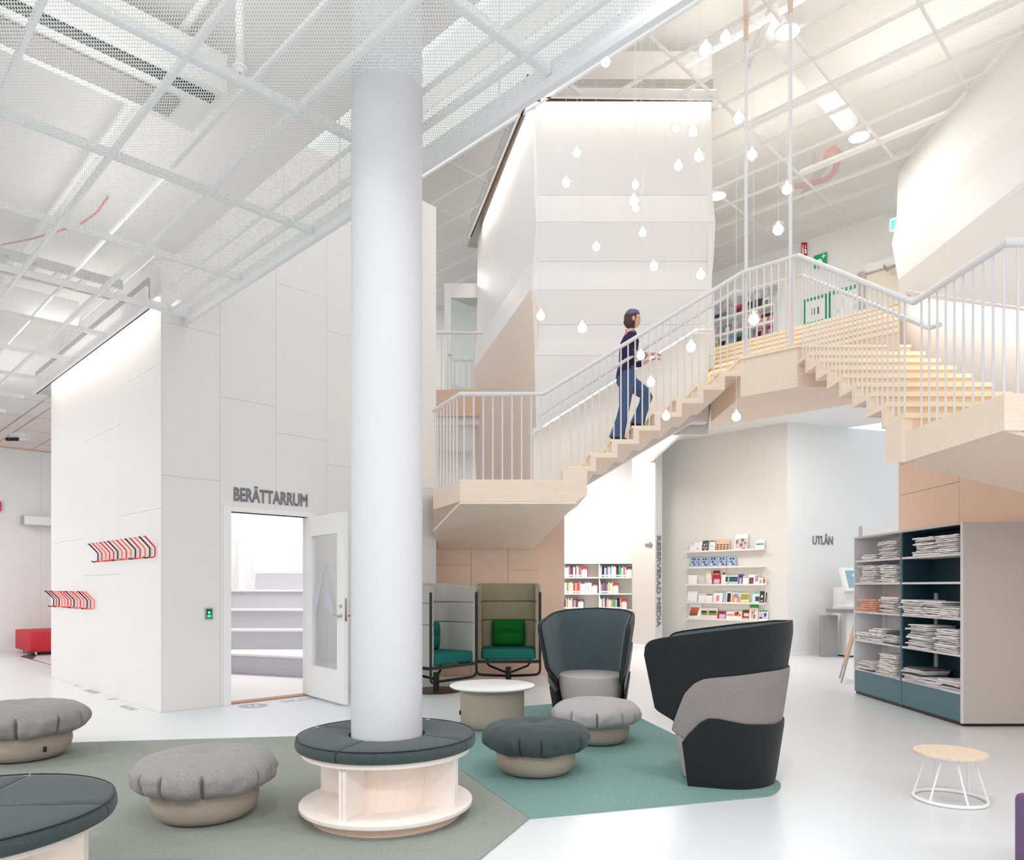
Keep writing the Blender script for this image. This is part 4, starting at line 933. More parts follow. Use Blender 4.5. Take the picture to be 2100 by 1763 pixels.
bro(3, 476, 596, 1150, 'white leaflet with an indigo head strip on the fourth ledge', W_, [((94, 92, 168), .03, .97, .82, .95)])
bro(3, 604, 764, 1110, 'white leaflet with pink lettering on the fourth ledge', W_, [((146, 190, 140), .02, .98, .88, .98), ((220, 140, 160), .3, .65, .15, .65)])
bro(3, 778, 912, 1110, 'white and blue leaflet with a dark portrait on the fourth ledge', W_, [((150, 184, 216), .05, .4, .0, 1), ((60, 40, 40), .5, .95, .1, .85)])
bro(3, 908, 1078, 1125, 'orange and blue landscape leaflet on the fourth ledge', (214, 214, 210), [((226, 150, 116), .1, .4, .1, .8), ((130, 150, 200), .35, .75, .5, .85), ((226, 140, 100), .65, .95, .05, .6)])
bro(3, 1070, 1222, 1130, 'green photo leaflet with a yellow foot on the fourth ledge', (232, 226, 170), [((150, 162, 90), .05, .95, .35, .85), ((240, 206, 60), .1, .9, .02, .16)])
bro(3, 1280, 1404, 1115, 'pale turquoise leaflet with a small photo on the fourth ledge', (206, 232, 230), [((110, 190, 190), .1, .9, .85, .95), ((72, 72, 92), .4, .95, .2, .6)])
bro(3, 1404, 1484, 1110, 'dark brown leaflet near the right end of the fourth ledge', (66, 56, 56), [((220, 220, 216), .3, .7, .5, .7), ((160, 160, 160), .2, .8, .15, .3)])
bro(3, 1488, 1524, 1115, 'narrow white and black leaflet at the right end of the fourth ledge', W_, [((50, 46, 46), .35, .95, .1, .95)])
bro(4, 190, 400, 1318, 'large white booklet with a red photo collage on the lowest ledge', W_, [((196, 120, 90), .1, .8, .55, .75), ((200, 70, 80), .05, .75, .38, .55), ((110, 90, 60), .05, .7, .22, .38), ((160, 160, 120), .05, .5, .18, .24)])
for i, (a, b) in enumerate(((368, 514), (518, 678))):
    bro(4, a, b, 1388, f'pink edged brochure with a green garden photo, {ORD[i]} of the pair', (242, 222, 226), [((120, 150, 70), .05, .95, .35, .7), ((72, 82, 50), .1, .8, .55, .74), ((244, 244, 240), .05, .95, .76, .95)])
bro(4, 680, 824, 1450, 'red and lilac leaflet on the lowest ledge', (160, 44, 70), [((204, 190, 216), .2, .9, .12, .65)])
bro(4, 826, 958, 1455, 'white and rose leaflet on the lowest ledge', W_, [((222, 150, 150), .05, .95, .45, .75)])
bro(4, 960, 1100, 1455, 'white leaflet with red and orange faces on the lowest ledge', W_, [((200, 60, 50), .05, .5, .5, .9), ((224, 130, 80), .45, .9, .45, .8), ((70, 40, 30), .3, .6, .75, .95)])
bro(4, 1104, 1224, 1430, 'brown and pink leaflet on the lowest ledge', (112, 72, 66), [((232, 200, 196), .2, .9, .4, .7), ((236, 180, 176), .0, .9, .05, .25)])
bro(4, 1228, 1380, 1335, 'tall peach leaflet with a green head and a standing figure', (240, 222, 204), [((70, 158, 98), 0, 1, .8, 1), ((226, 90, 120), .25, .45, .42, .62), ((150, 206, 170), .48, .66, .44, .7), ((120, 170, 214), .25, .42, .16, .42), ((132, 96, 84), .5, .7, .14, .4)])
bro(4, 1386, 1545, 1420, 'white leaflet with a green head and a lilac picture', W_, [((90, 170, 110), .05, .95, .8, .95), ((196, 190, 220), .05, .9, .2, .72), ((70, 60, 80), .1, .4, .2, .35), ((70, 60, 80), .6, .85, .4, .7)])

# ================================================================== BOOK SHELVES IN THE BOOK ROOM
YS = 17.05
sx = lambda x: ((1150+x/11.667)-CU)/FPX*YS
sz = lambda y: zat(1120+y/11.667, YS)
bs = thing('book_shelf', 'white wall shelving with three visible rows of books', 'bookcase', (sx(900), YS, 0))
obj('back_panel', box(sx(-300), sx(1945), YS+.28, YS+.30, .02, sz(390)), mat('shelf_back_grey', (214, 215, 208), .7), bs, world=True)
for k, y in enumerate((385, 735, 1125, 1510, 1900, 2280)): obj('shelf', box(sx(-300), sx(1945), YS, YS+.28, sz(y)-.03, sz(y)), m_white, bs, world=True)
for x in (-300, 930, 1945): obj('upright', box(sx(x)-.012, sx(x)+.012, YS+.02, YS+.30, .0, sz(385)-.03), m_white, bs, world=True)
obj('plinth', box(sx(-300), sx(1945), YS+.03, YS+.2, 0, .1), m_white, bs, world=True)
bcols = {'white': (240, 239, 238), 'pale blue': (196, 220, 232), 'navy': (52, 62, 96), 'violet': (124, 104, 164), 'brown': (126, 78, 62), 'grey': (150, 152, 160), 'black': (44, 42, 46), 'cream': (240, 230, 206), 'yellow': (238, 216, 110), 'red': (224, 84, 84), 'coral': (244, 160, 140), 'green': (64, 190, 138), 'dark red': (136, 40, 56), 'orange': (246, 140, 90), 'pink': (238, 196, 206), 'lilac': (208, 206, 232)}
rows_b = [
 (735, 'upper', 'left', 90, 'pale blue,white,pale blue,pink,violet,brown,dark red,white,white,navy,white,lilac,red,grey'),
 (735, 'upper', 'right', 925, 'lilac,white,navy,black,white,grey,violet,pale blue,pale blue,grey,white,white,white,white,dark red,black,green,green,white,pink,red,white'),
 (1125, 'middle', 'left', 90, 'pale blue,white,grey,yellow,cream,white,cream,dark red,coral,coral,red,red,pink,white,white,white,lilac,white,lilac,white,white'),
 (1125, 'middle', 'right', 935, 'white,grey,violet,violet,brown,grey,lilac,yellow,white,white'),
 (1510, 'lower', 'left', 85, 'black,pale blue,orange,white,cream,white,coral,violet,pale blue,brown,brown'),
 (1510, 'lower', 'right', 930, 'white,white,grey,white,dark red,grey,pink,pale blue,white,yellow,orange,green,green,lilac,black,black,coral')]
gname = {'left': 'beside the timber wall', 'right': 'past the upright'}
for y, row, side, x0, cl in rows_b:
    x = sx(x0); rnd = random.Random(y+x0); seen = {}
    for i, c in enumerate(cl.split(',')):
        wv = rnd.uniform(.024, .036); h = rnd.uniform(.21, .27); d = rnd.uniform(.14, .19)
        b = thing('book', f'{c} book, {ORD[i]} in the {row} row {gname[side]}', 'book', (x+wv/2, YS+.05, sz(y)+.001), 0, 'books on the white wall shelving')
        obj('cover', box(-wv/2+.0015, wv/2-.0015, 0, d, 0, h), cmat(bcols[c]), b)
        obj('spine_label', box(-wv/2+.004, wv/2-.004, -.0012, 0, .02, .055), cmat((246, 246, 246)), b)
        x += wv
    be = thing('bookend', f'white display bookend closing the {row} row of books {gname[side]}', 'bookend', (x+.07, YS+.04, sz(y)+.001), 0, 'white bookends')
    obj('front', box(-.065, .06, 0, .004, 0, .17), m_white, be); obj('foot', box(-.065, .06, 0, .14, 0, .003), m_white, be)
    bk = thing('display_book', f'{["dark grey and orange", "red and white", "brown", "crimson"][(y//7+x0) % 4]} display book ending the {row} row {gname[side]}', 'book', (x+.075, YS+.07, sz(y)+.001), 0, 'display books')
    cc = [(84, 88, 108), (214, 70, 70), (112, 86, 84), (206, 60, 90)][(y//7+x0) % 4]
    obj('cover', box(-.075, .075, 0, .02, 0, .235), cmat(cc), bk); obj('cover_print', box(-.04, .05, -.001, 0, .09, .2), cmat((234, 170, 110)), bk)

# ================================================================== UPPER FLOOR WALL: new book shelves, signs
PU = 21.17
def up_pt(u, v, off=0.0):
    b = onp(u, PU-off*1.414); return Vector((b.x, b.y, zat(v, b.y)))
def up_frame(u, v, off=0.0): return facing(up_pt(u, v, off), wdir, (0, 0, 1))
text('lettering', 'NYA BÖCKER', .30, up_frame(1527, 622, .02) @ Matrix.Diagonal((.86, 1, 1, 1)), mat('pale_lettering', (190, 192, 198), .6), wb, bold=.004, label='pale grey lettering above the shelf')
zr = []
nbs = thing('display_shelf', 'white wall shelf with three tiers of face out new books on the upper floor', 'bookcase', up_pt(1530, 710), 0)
for v in (628.5, 663, 692):
    a, b = up_pt(1440, v), up_pt(1594, v); z = up_pt(1594, v).z; zr.append(z); e = wn*.2
    a2, b2 = Vector((a.x, a.y, 0)), Vector((b.x, b.y, 0))
    obj('ledge', prism([a2, b2, b2+e, a2+e], z-.025, z), m_white, nbs, world=True); obj('lip', prism([a2+e, b2+e, b2+e*1.06, a2+e*1.06], z-.025, z+.03), m_white, nbs, world=True)
e1 = up_pt(1594, 650); obj('end_panel', prism([e1.xy, e1.xy+wdir.xy*.02, e1.xy+wdir.xy*.02+wn.xy*.2, e1.xy+wn.xy*.2], zr[2]-.03, zr[0]+.02), m_white, nbs, world=True)
tc = [('grey', (190, 192, 198)), ('white', (238, 238, 238)), ('dark', (70, 70, 76)), ('rose', (226, 160, 170)), ('blue', (150, 170, 196)), ('pale', (226, 226, 224)), ('red', (206, 60, 84)), ('green', (110, 150, 140)), ('yellow', (236, 226, 170)), ('black', (50, 46, 48))]
for r_, us in enumerate(((1475, 1490, 1518, 1538, 1560, 1574), (1480, 1496, 1512, 1532, 1562, 1573, 1585), (1470, 1487, 1503, 1519, 1540, 1560, 1583))):
    for i, u in enumerate(us):
        nm, c = tc[(i*3+r_*4) % 10]; q = up_pt(u, 650); wv = .16; h = .25 if r_ != 2 else .29
        b = thing('new_book', f'{nm} face out book, {ORD[i]} on the {["top", "middle", "bottom"][r_]} tier of the upper floor shelf', 'book', (0, 0, 0), 0, 'new books on the upper floor')
        b.matrix_basis = facing(Vector((q.x, q.y, zr[r_]+.001))+wn*.12, wdir, (Vector((0, 0, 1))-wn*.22).normalized())
        obj('cover', box(-wv/2, wv/2, 0, h, -.02, 0), cmat(c), b); obj('cover_print', box(-wv*.35, wv*.35, h*.2, h*.7, 0, .002), cmat(tc[(i*5+r_+2) % 10][1]), b)
# signs
sg = thing('first_aid_sign', 'green first aid sign with a white cross on the upper wall', 'sign', (0, 0, 0)); sg.matrix_basis = up_frame(1682, 535, .02)
obj('plate', box(-.13, .13, -.12, .14, -.004, .004), cmat((20, 180, 108)), sg); obj('cross', join(box(.03, .11, .065, .09, .004, .006), box(.058, .082, .038, .117, .004, .006)), cmat((248, 250, 248)), sg); obj('heart', ball((-.02, -.02, .002), .07, 18, 10, .1), cmat((248, 250, 248)), sg)
sg = thing('fire_sign', 'red fire extinguisher flag sign standing out from the upper wall', 'sign', (0, 0, 0)); sg.matrix_basis = facing(up_pt(1649, 511, .1), (1, -.1, 0), (0, 0, 1))
obj('plate', box(-.055, .06, -.14, .14, -.003, .003), cmat((196, 36, 46)), sg); obj('pictogram', join(box(-.04, -.01, -.11, .04, .003, .005), box(-.035, -.015, .05, .09, .003, .005), box(.01, .045, -.09, .0, .003, .005), box(.02, .035, .02, .08, .003, .005)), cmat((250, 246, 246)), sg)
cb = thing('defibrillator_cabinet', 'white wall cabinet with a green frame and black emblem', 'cabinet', (0, 0, 0)); cb.matrix_basis = up_frame(1677, 641, .02)
obj('body', box(-.24, .24, -.27, .27, -.01, .12), cmat((226, 230, 228)), cb)
for vf in (box(-.26, -.20, -.29, .29, -.01, .13), box(.20, .26, -.29, .29, -.01, .13), box(-.2, .2, .23, .29, -.01, .13), box(-.2, .2, -.29, -.2, -.01, .13)): obj('frame_bar', vf, cmat((16, 150, 92)), cb)
obj('emblem', join(box(-.07, -.012, -.07, .07, .12, .124), box(.012, .07, -.07, .07, .12, .124)), cmat((60, 62, 64)), cb)
ev = thing('evacuation_plan', 'white evacuation plan with a green heading on the upper wall', 'sign', (0, 0, 0)); ev.matrix_basis = up_frame(1727, 627, .02)
obj('sheet', box(-.28, .28, -.36, .36, -.004, .008), cmat((234, 236, 234)), ev); obj('heading', box(-.27, .27, .27, .35, .008, .010), cmat((70, 176, 136)), ev)
obj('plan_drawing', join(*[box(-.22+.11*i, -.16+.11*i, -.25+.13*(i % 3), -.2+.16*(i % 3), .008, .010) for i in range(5)]), cmat((214, 214, 196)), ev)
ex = thing('exit_sign', 'lit green and white exit sign below the upper ceiling', 'sign', (0, 0, 0)); ex.matrix_basis = facing(P(1838, 460, 13.9), wdir, (0, 0, 1))
obj('housing', box(-.1, .3, .12, .2, -.04, .04), m_white, ex); obj('face', box(-.1, .3, -.1, .12, -.02, .02), emis('exit_white', (236, 255, 248), 1.3), ex); obj('green_field', box(-.09, .02, -.09, .1, .02, .024), emis('exit_green', (120, 226, 190), 1.0), ex)
dr = thing('door_3', 'cream door with a closer arm in the upper wall', 'door', up_pt(1810, 700, .0)); dr['kind'] = 'structure'; dr.matrix_basis = Matrix.Translation(up_pt(1810, 700, 0))
MD = up_frame(1768, 561, .01); q0 = up_pt(1768, 561); hh = q0.z-ZF
def dw(name, b, m): obj(name, xf(box(*b), MD), m, dr, world=True)
dw('frame_post', (-.07, .09, -hh, .02, 0, .05), cmat((190, 182, 178))); dw('leaf', (.09, 1.0, -hh, -.06, .0, .04), cmat((236, 226, 210))); dw('closer_rail', (.1, 1.05, -.05, .1, .02, .14), m_white)
obj('closer_arm', tube([MD @ Vector((.45, -.03, .16)), MD @ Vector((.52, -.16, .2)), MD @ Vector((.66, -.1, .16))], .018, 8), m_chrome, dr, True, world=True)

# ================================================================== COAT HOOKS
hk = {'K': ('black', mat('hook_black', (38, 36, 40), .4)), 'R': ('red', mat('hook_red', (226, 58, 62), .4)), 'S': ('salmon', mat('hook_salmon', (244, 132, 104), .4))}
hm = {}
for kk, (nm, m) in hk.items():
    vf = tube([(.13, 0, .205), (.115, 0, .21), (.02, 0, .105), (.012, 0, .09), (.012, 0, .005), (.02, 0, -.01), (.06, 0, -.018), (.085, 0, -.008)], .0085, 6)
    me = bpy.data.meshes.new('coat_hook'); me.from_pydata([tuple(v) for v in vf[0]], [], vf[1]); me.materials.append(m); hm[kk] = me
for row, (seq, ua, ub, va, lab) in enumerate((('KRSRRKSRSKRSKR', 203, 320, 1140, 'upper'), ('KRKSSRRKSRSKRS', 112, 195, 1246, 'lower'))):
    n = len(seq)
    a = onp(ua, PB-.03); b = onp(ub, PB-.03); z = zat(va, b.y)
    for i, ch in enumerate(seq):
        p = a+(b-a)*(i/(n-1)); o = bpy.data.objects.new('coat_hook', hm[ch]); C.objects.link(o)
        o.matrix_basis = Matrix.Translation((p.x, p.y, z)) @ Matrix.Rotation(math.radians(225), 4, 'Z')
        tag(o, f'{hk[ch][0]} coat hook, {ORD[i]} from the left in the {lab} row', 'coat hook', 'coat hooks on the timber wall')

# ================================================================== FAR LEFT CORNER
rb = FL(80, 1340)
t = thing('red_ottoman', 'low red upholstered bench in the far left corner', 'bench', (-9.75, 14.6, 0), math.radians(0))
c0 = FL(62, 1345); L0 = Vector((c0.x, c0.y, 0)); 
t.matrix_basis = Matrix.Translation(L0) @ Matrix.Rotation(math.radians(45), 4, 'Z')
obj('cushion_body', rbox(0, 2.0, 0, 1.3, .07, .47, .03, 3), mat('red_leather', (196, 46, 58), .6, .3), t, True)
for x, y in ((.12, .1), (1.88, .1), (.12, 1.2), (1.88, 1.2)): obj('leg', disc((x, y), .025, 0, .075, 12), m_chrome, t, True)
g0 = FL(42, 1346); g1 = FL(107, 1364)
o = obj('persian_rug', prism([(g0.x, g0.y), (g1.x, g1.y), (g1.x-1.0, g1.y+1.0), (g0.x-.2, g0.y+.9)], .001, .008), mat('dark_pattern_rug', (98, 78, 80), .95, .1, var=(9, .6), bump=(200, .3))); tag(o, 'dark patterned rug below the red bench', 'rug')
pj = thing('projection_screen', 'white roller screen casing mounted on the far left wall', 'screen', (0, 0, 0)); bq = onq(44, 25.78); pj.matrix_basis = facing(Vector((bq.x, bq.y, zat(1067, bq.y))), (1, 1, 0), (0, 0, 1))
obj('casing', rbox(0, 2.2, -.09, .09, 0, .24, .01, 1), m_white, pj); obj('end_cap', box(-.02, .0, -.09, .09, 0, .24), m_galv, pj)
cm = thing('ceiling_camera', 'small white dome sensor with a dark lens at the far left ceiling', 'camera', P(40, 900, 14.4)); cp = P(40, 900, 14.4)
obj('housing', box(cp.x-.12, cp.x+.15, cp.y-.1, cp.y+.1, cp.z+.0, cp.z+.1), m_white, cm, world=True); obj('lens_bar', box(cp.x-.18, cp.x+.06, cp.y-.14, cp.y-.1, cp.z-.06, cp.z-.0), m_dark, cm, world=True)
fx = thing('wall_notice', 'narrow red notice on the wall at the left frame edge', 'sign', (0, 0, 0)); bq = onq(-12, 25.78); fx.matrix_basis = facing(Vector((bq.x, bq.y, zat(1037, bq.y))), (1, 1, 0), (0, 0, 1))
obj('plate', box(-.1, .12, -.1, .1, 0, .01), cmat((206, 44, 56)), fx); obj('mark', box(-.06, .04, -.05, .05, .01, .012), cmat((248, 246, 246)), fx)
# floor lettering
gl = mat('floor_lettering_grey', (160, 162, 166), .5)
floor_o = bpy.data.objects['floor']
for u, v, s in ((196, 1417, 'SKOFRI'), (272, 1450, 'SKOFRI')):
    p = FL(u, v); text('lettering', s, .13, facing((p.x, p.y, .0012), (1, -1, 0), (1, 1, 0)) @ Matrix.Rotation(PI, 4, 'Z'), gl, floor_o, extrude=.0004)
for u, v in ((160, 1405), (231, 1433)):
    p = FL(u, v); obj('arrow_mark', ([(p.x+a, p.y+b, .0012) for a, b in ((-.07, .0), (0, -.05), (.03, -.01), (.07, .0), (.0, .05))], [(0, 1, 2, 3, 4)]), gl, floor_o)
p = FL(569, 1437); text('lettering', 'SKOFRI', .20, facing((p.x+.35, p.y+.1, .0012), (1, 1, 0), (-1, 1, 0)), gl, floor_o, extrude=.0004)
p = FL(519, 1447); obj('round_mark', disc((p.x, p.y), .16, .0005, .0014, 28), gl, floor_o); obj('cross_mark', join(box(p.x-.06, p.x+.06, p.y-.02, p.y+.02, .0014, .0022), box(p.x-.02, p.x+.02, p.y-.06, p.y+.06, .0014, .0022)), m_white, floor_o)

# ================================================================== LENDING AREA
kp = P(1752, 1340, 14.2)
k = thing('self_service_kiosk', 'white self service lending kiosk with a slanted touch screen', 'kiosk', (kp.x, kp.y, 0), math.radians(12))
obj('body', join(box(-.26, .3, -.12, .3, .03, .98), box(-.24, .28, -.05, .3, .98, 1.34)), cmat((236, 237, 237)), k)
obj('base', box(-.24, .28, -.1, .28, 0, .03), m_dark, k)
obj('desk_board', box(-.62, .62, -.42, .0, .86, .93), mat('taupe_laminate', (136, 132, 128), .5), k); obj('desk_side', box(-.68, -.36, .0, .12, 0, .8), mat('grey_panel', (150, 150, 148), .6), k)
V, F = box(-.3, .3, -.035, .035, 0, .48); Ms = Matrix.Translation((.02, -.1, 1.26)) @ Matrix.Rotation(math.radians(-20), 4, 'X')
ms = obj('screen_housing', xf((V, F), Ms), cmat((238, 239, 239)), k); obj('screen', xf(box(-.22, .24, -.038, -.034, .06, .42), Ms), emis('screen_blue', (126, 160, 176), .8), ms)
obj('screen_text', xf(join(box(-.08, .14, -.041, -.038, .3, .34), box(-.05, .12, -.041, -.038, .24, .27), box(-.02, .1, -.041, -.038, .12, .16)), Ms), emis('screen_white', (236, 244, 246), 1.0), ms)
ae = FL(1725, 1400)
t = thing('a_frame_board', 'folding metal sign board standing behind the bookcase', 'sign', (ae.x, ae.y, 0), math.radians(-22))
for dy in (0, .55):
    obj('leg', tube([(0, dy, 0), (.22, dy, .9)], .013, 8), m_galv, t, True); obj('leg', tube([(.55, dy, 0), (.24, dy, .9)], .013, 8), m_galv, t, True)
obj('board', solid([(.05, .02, .22), (.05, .53, .22), (.21, .53, .86), (.21, .02, .86)], .01), cmat((206, 160, 128)), t)
tv = thing('wall_monitor', 'flat white framed panel on the lending wall above the bookcase', 'screen', P(1781, 1093, 13.6), 0)
obj('panel', xf(box(-.25, .3, -.1, .12, 0, .05), facing(P(1785, 1093, 13.6), gd, (0, 0, 1))), cmat((226, 226, 222)), tv, world=True); obj('edge', xf(box(-.28, -.25, -.1, .12, 0, .06), facing(P(1785, 1093, 13.6), gd, (0, 0, 1))), m_galv, tv, world=True)

# ================================================================== PENDANT GLOBES
globes = [(1360, 13, 25), (1242, 125, 24), (1447, 100, 32), (1488, 76, 27), (1515, 241, 26), (1411, 220, 20), (1386, 262, 20), (1421, 268, 24), (1433, 319, 25), (1391, 339, 22), (1542, 316, 25), (1183, 312, 21), (1161, 373, 22), (1303, 378, 20), (1300, 411, 26), (1304, 426, 18), (1614, 386, 26), (1318, 476, 20), (1223, 505, 20), (1596, 469, 27), (1341, 545, 22), (1437, 562, 23), (1109, 646, 23), (1194, 671, 25), (1314, 727, 22), (1417, 710, 25), (1335, 782, 22), (1546, 653, 28), (1366, 852, 21), (1510, 853, 23)]
gg = glass('globe_glass', (255, 255, 255), .10, .05); ge = emis('globe_core', (255, 246, 232), 5.0); gc = mat('frosted_core', (250, 250, 250), .3); m_cable = mat('white_cable', (226, 226, 224), .6)
gb = bpy.data.meshes.new('globe'); V, F = ball((0, 0, 0), .055, 24, 16); gb.from_pydata(V, [], F); gb.materials.append(gg); gb.polygons.foreach_set('use_smooth', [True]*len(gb.polygons))
gi = bpy.data.meshes.new('lamp_core'); V, F = ball((0, 0, -.008), .042, 18, 12); gi.from_pydata(V, [], F); gi.materials.append(ge); gi.polygons.foreach_set('use_smooth', [True]*len(gi.polygons))
near = [(h[0]) for h in globes]
order = sorted(range(len(globes)), key=lambda i: globes[i][1])
for rank, i in enumerate(order):
    u, v, s = globes[i]; Y = .11*FPX/s; c = P(u, v, Y)
    t = thing('pendant_globe', f'small glowing glass globe lamp on a thin cable, {ORD[rank]} counted from the top', 'pendant lamp', c, 0, 'glass globe pendants in the atrium')
    for nm, me in (('globe', gb), ('lamp_core', gi)):
        o = bpy.data.objects.new(nm, me); C.objects.link(o); o.parent = t
    obj('cable', tube([(0, 0, .05), (0, 0, 10.6-c.z)], .0018, 5), m_cable, t)
    obj('cap', disc((0, 0), .012, .046, .062, 12), m_steel, t, True)

# ================================================================== UPPER CEILING FITTINGS
dlm = emis('downlight_face', (255, 250, 240), 6.0)
for u, v, r, lab in ((1615, 65, .13, 'round recessed downlight high above the hanger rods'), (1762, 281, .13, 'round recessed downlight in the upper ceiling near the right timber volume'), (1471, 402, .13, 'round recessed downlight in the upper ceiling beside the tower edge')):
    p = ZP(u, v, ZU-.012); t = thing('downlight', lab, 'ceiling lamp', p, 0, 'round downlights of the upper ceiling')
    obj('diffuser', disc((0, 0), r*1.15, -.004, .004, 36), dlm, t); obj('rim', lathe([(r*1.15, -.006), (r*1.25, -.006), (r*1.25, .01), (r*1.15, .01)], 36), m_white, t)
duct('fire_hose_pipe', 'curved red pipe above the upper ceiling', [ZP(1690, 340, 8.9), ZP(1697, 315, 8.95), ZP(1710, 305, 9.0), ZP(1722, 315, 8.95), ZP(1712, 350, 8.8), ZP(1700, 365, 8.75), ZP(1660, 378, 8.75), ZP(1630, 382, 8.75)], .05, m_red, 'pipe')
duct('white_air_duct', 'long white air duct above the upper ceiling', [ZP(1560, 20, 9.2), ZP(1740, 250, 9.2)], .16, m_white)
for i, (u, v) in enumerate(((1540, 110), (1650, 395))):
    a = ZP(u, v, 9.0); t = thing('support_channel', f'grey steel channel above the upper ceiling, {ORD[i]} towards the right timber volume', 'channel', a)
    obj('channel', box(0, .08, -1.1, .3, 0, .1), m_galv, t); obj('drop_bar', box(.02, .05, -.4, -.37, .1, .55), m_galv, t)
# ================================================================== PERSON ON THE STAIRS
def skin(name, joints, edges, m, parent, levels=2, flat=1.0):
    me = bpy.data.meshes.new(name); me.from_pydata([j[:3] for j in joints], edges, []); me.materials.append(m)
    o = bpy.data.objects.new(name, me); C.objects.link(o); o.parent = parent
    md = o.modifiers.new('skin', 'SKIN'); md.use_smooth_shade = True
    if not me.skin_vertices: me.attributes  # layer is made with the modifier
    for sv, j in zip(me.skin_vertices[0].data, joints):
        r = j[3]; sv.radius = (r, r) if not isinstance(r, tuple) else r
    me.skin_vertices[0].data[0].use_root = True
    s = o.modifiers.new('sub', 'SUBSURF'); s.levels = levels; s.render_levels = levels
    return o
pe = thing('person', 'person in a dark blue sweater and flared jeans walking up the stairs', 'person', (1.44, 9.45, 3.195))
sk = mat('skin_tone', (226, 176, 158), .6, .3); hairm = mat('dark_brown_hair', (72, 48, 44), .6); jeans = mat('blue_denim', (82, 101, 140), .85, .2, var=(70, .2)); swm = mat('navy_sweater', (58, 50, 84), .9, .15, var=(90, .12)); bootm = mat('dark_boot', (40, 34, 40), .4); cap = mat('blue_grey_cap', (92, 100, 140), .7)
# local axes: x forward (up the stairs), y away from the camera, z up; origin at the rear foot
hip = (.03, 0, .90)
J = [(.03, 0, .92, .125), (.045, 0, 1.06, .105), (.065, 0, 1.22, .125), (.08, 0, 1.36, .11), (.095, 0, 1.44, .052), (.105, 0, 1.50, .05),
     (.03, -.085, .84, .085), (.0, -.085, .46, .058), (-.09, -.085, .09, .042), (.0, -.085, .03, .038),
     (.06, .085, .86, .085), (.31, .085, .66, .06), (.20, .085, .30, .042), (.30, .085, .235, .038),
     (.075, -.17, 1.37, .055), (.03, -.21, 1.13, .042), (.24, -.20, 1.08, .033), (.31, -.19, 1.10, .022),
     (.085, .17, 1.37, .055), (.04, .21, 1.14, .042), (.26, .22, 1.10, .033), (.40, .24, 1.16, .022)]
E = [(0, 1), (1, 2), (2, 3), (3, 4), (4, 5), (0, 6), (6, 7), (7, 8), (8, 9), (0, 10), (10, 11), (11, 12), (12, 13), (3, 14), (14, 15), (15, 16), (16, 17), (3, 18), (18, 19), (19, 20), (20, 21)]
body = skin('body', J, E, sk, pe)
# head with face
V, F = ball((0, 0, 0), 1.0, 32, 24); hv = []
for x, y, z in V:
    X = x*.092; Y = y*.072; Z = z*.115
    if z < -.1: X *= 1-.10*(-z) ; Y *= 1-.32*(-z-.1)
    if x > .75 and abs(y) < .28: X += .022*math.exp(-((z+.12)/.16)**2)*math.exp(-(y/.16)**2)      # nose
    if x > .6: X -= .010*math.exp(-((z-.10)/.10)**2)*(1 if .15 < abs(y) < .6 else .2)              # eye hollows
    if x > .7 and abs(y) < .35: X += .006*math.exp(-((z+.42)/.06)**2)                               # lips
    if x > .5 and z < -.6: X += .010
    hv.append((X+.125, Y, Z+1.605))
head = obj('head', (hv, F), sk, pe, True)
for s in (-1, 1):
    obj('eye', ball((.202, s*.030, 1.616), .010, 10, 8), mat('eye_dark', (50, 40, 40), .3), head, True)
    obj('ear', ball((.118, s*.072, 1.598), .022, 12, 8, 1.5), sk, head, True)
obj('mouth', ball((.206, 0, 1.556), .012, 10, 6, .4), mat('lips', (190, 110, 108), .5), head, True)
hvv = []
V, F = ball((0, 0, 0), 1.0, 28, 20)
for x, y, z in V:
    X = x*.102; Y = y*.084; Z = z*.125
    if x > .15: X = min(X, .045+.03*max(0, z)) 
    if z < -.3: Z *= 1.12; X -= .012
    hvv.append((X+.108, Y, Z+1.618))
obj('hair', (hvv, F), hairm, pe, True)
V, F = lathe([(.0001, .062), (.05, .056), (.082, .036), (.097, .0), (.094, -.012)], 28)
obj('headband', [( [(x*1.02+.112, y*.86, z+1.672+.12*x) for x, y, z in V], F)][0], cap, pe, True)
# hands with fingers
def hand(wrist, dirv, up, s):
    d = Vector(dirv).normalized(); u = Vector(up).normalized(); r = d.cross(u).normalized(); w0 = Vector(wrist)
    js = [tuple(w0)+(.018,), tuple(w0+d*.05)+(.022,)]; es = [(0, 1)]
    for i, (o_, ln) in enumerate(((-.024, .062), (-.008, .072), (.008, .068), (.023, .052))):
        b = w0+d*.082+r*o_; k = len(js)
        js += [tuple(w0+d*.06+r*o_*.7)+(.011,), tuple(b)+(.0085,), tuple(b+d*ln*.5-u*.012)+(.008,), tuple(b+d*ln*.85-u*.035)+(.0068,)]
        es += [(1, k), (k, k+1), (k+1, k+2), (k+2, k+3)]
    k = len(js); js += [tuple(w0+d*.03+r*s*.028)+(.010,), tuple(w0+d*.062+r*s*.045-u*.008)+(.0085,), tuple(w0+d*.085+r*s*.04-u*.02)+(.007,)]
    es += [(0, k), (k, k+1), (k+1, k+2)]
    return skin('hand', js, es, sk, pe, 1)
hand((.31, -.19, 1.10), (1, .05, .1), (0, 0, 1), -1); hand((.40, .24, 1.16), (1, .1, .3), (0, 0, 1), 1)
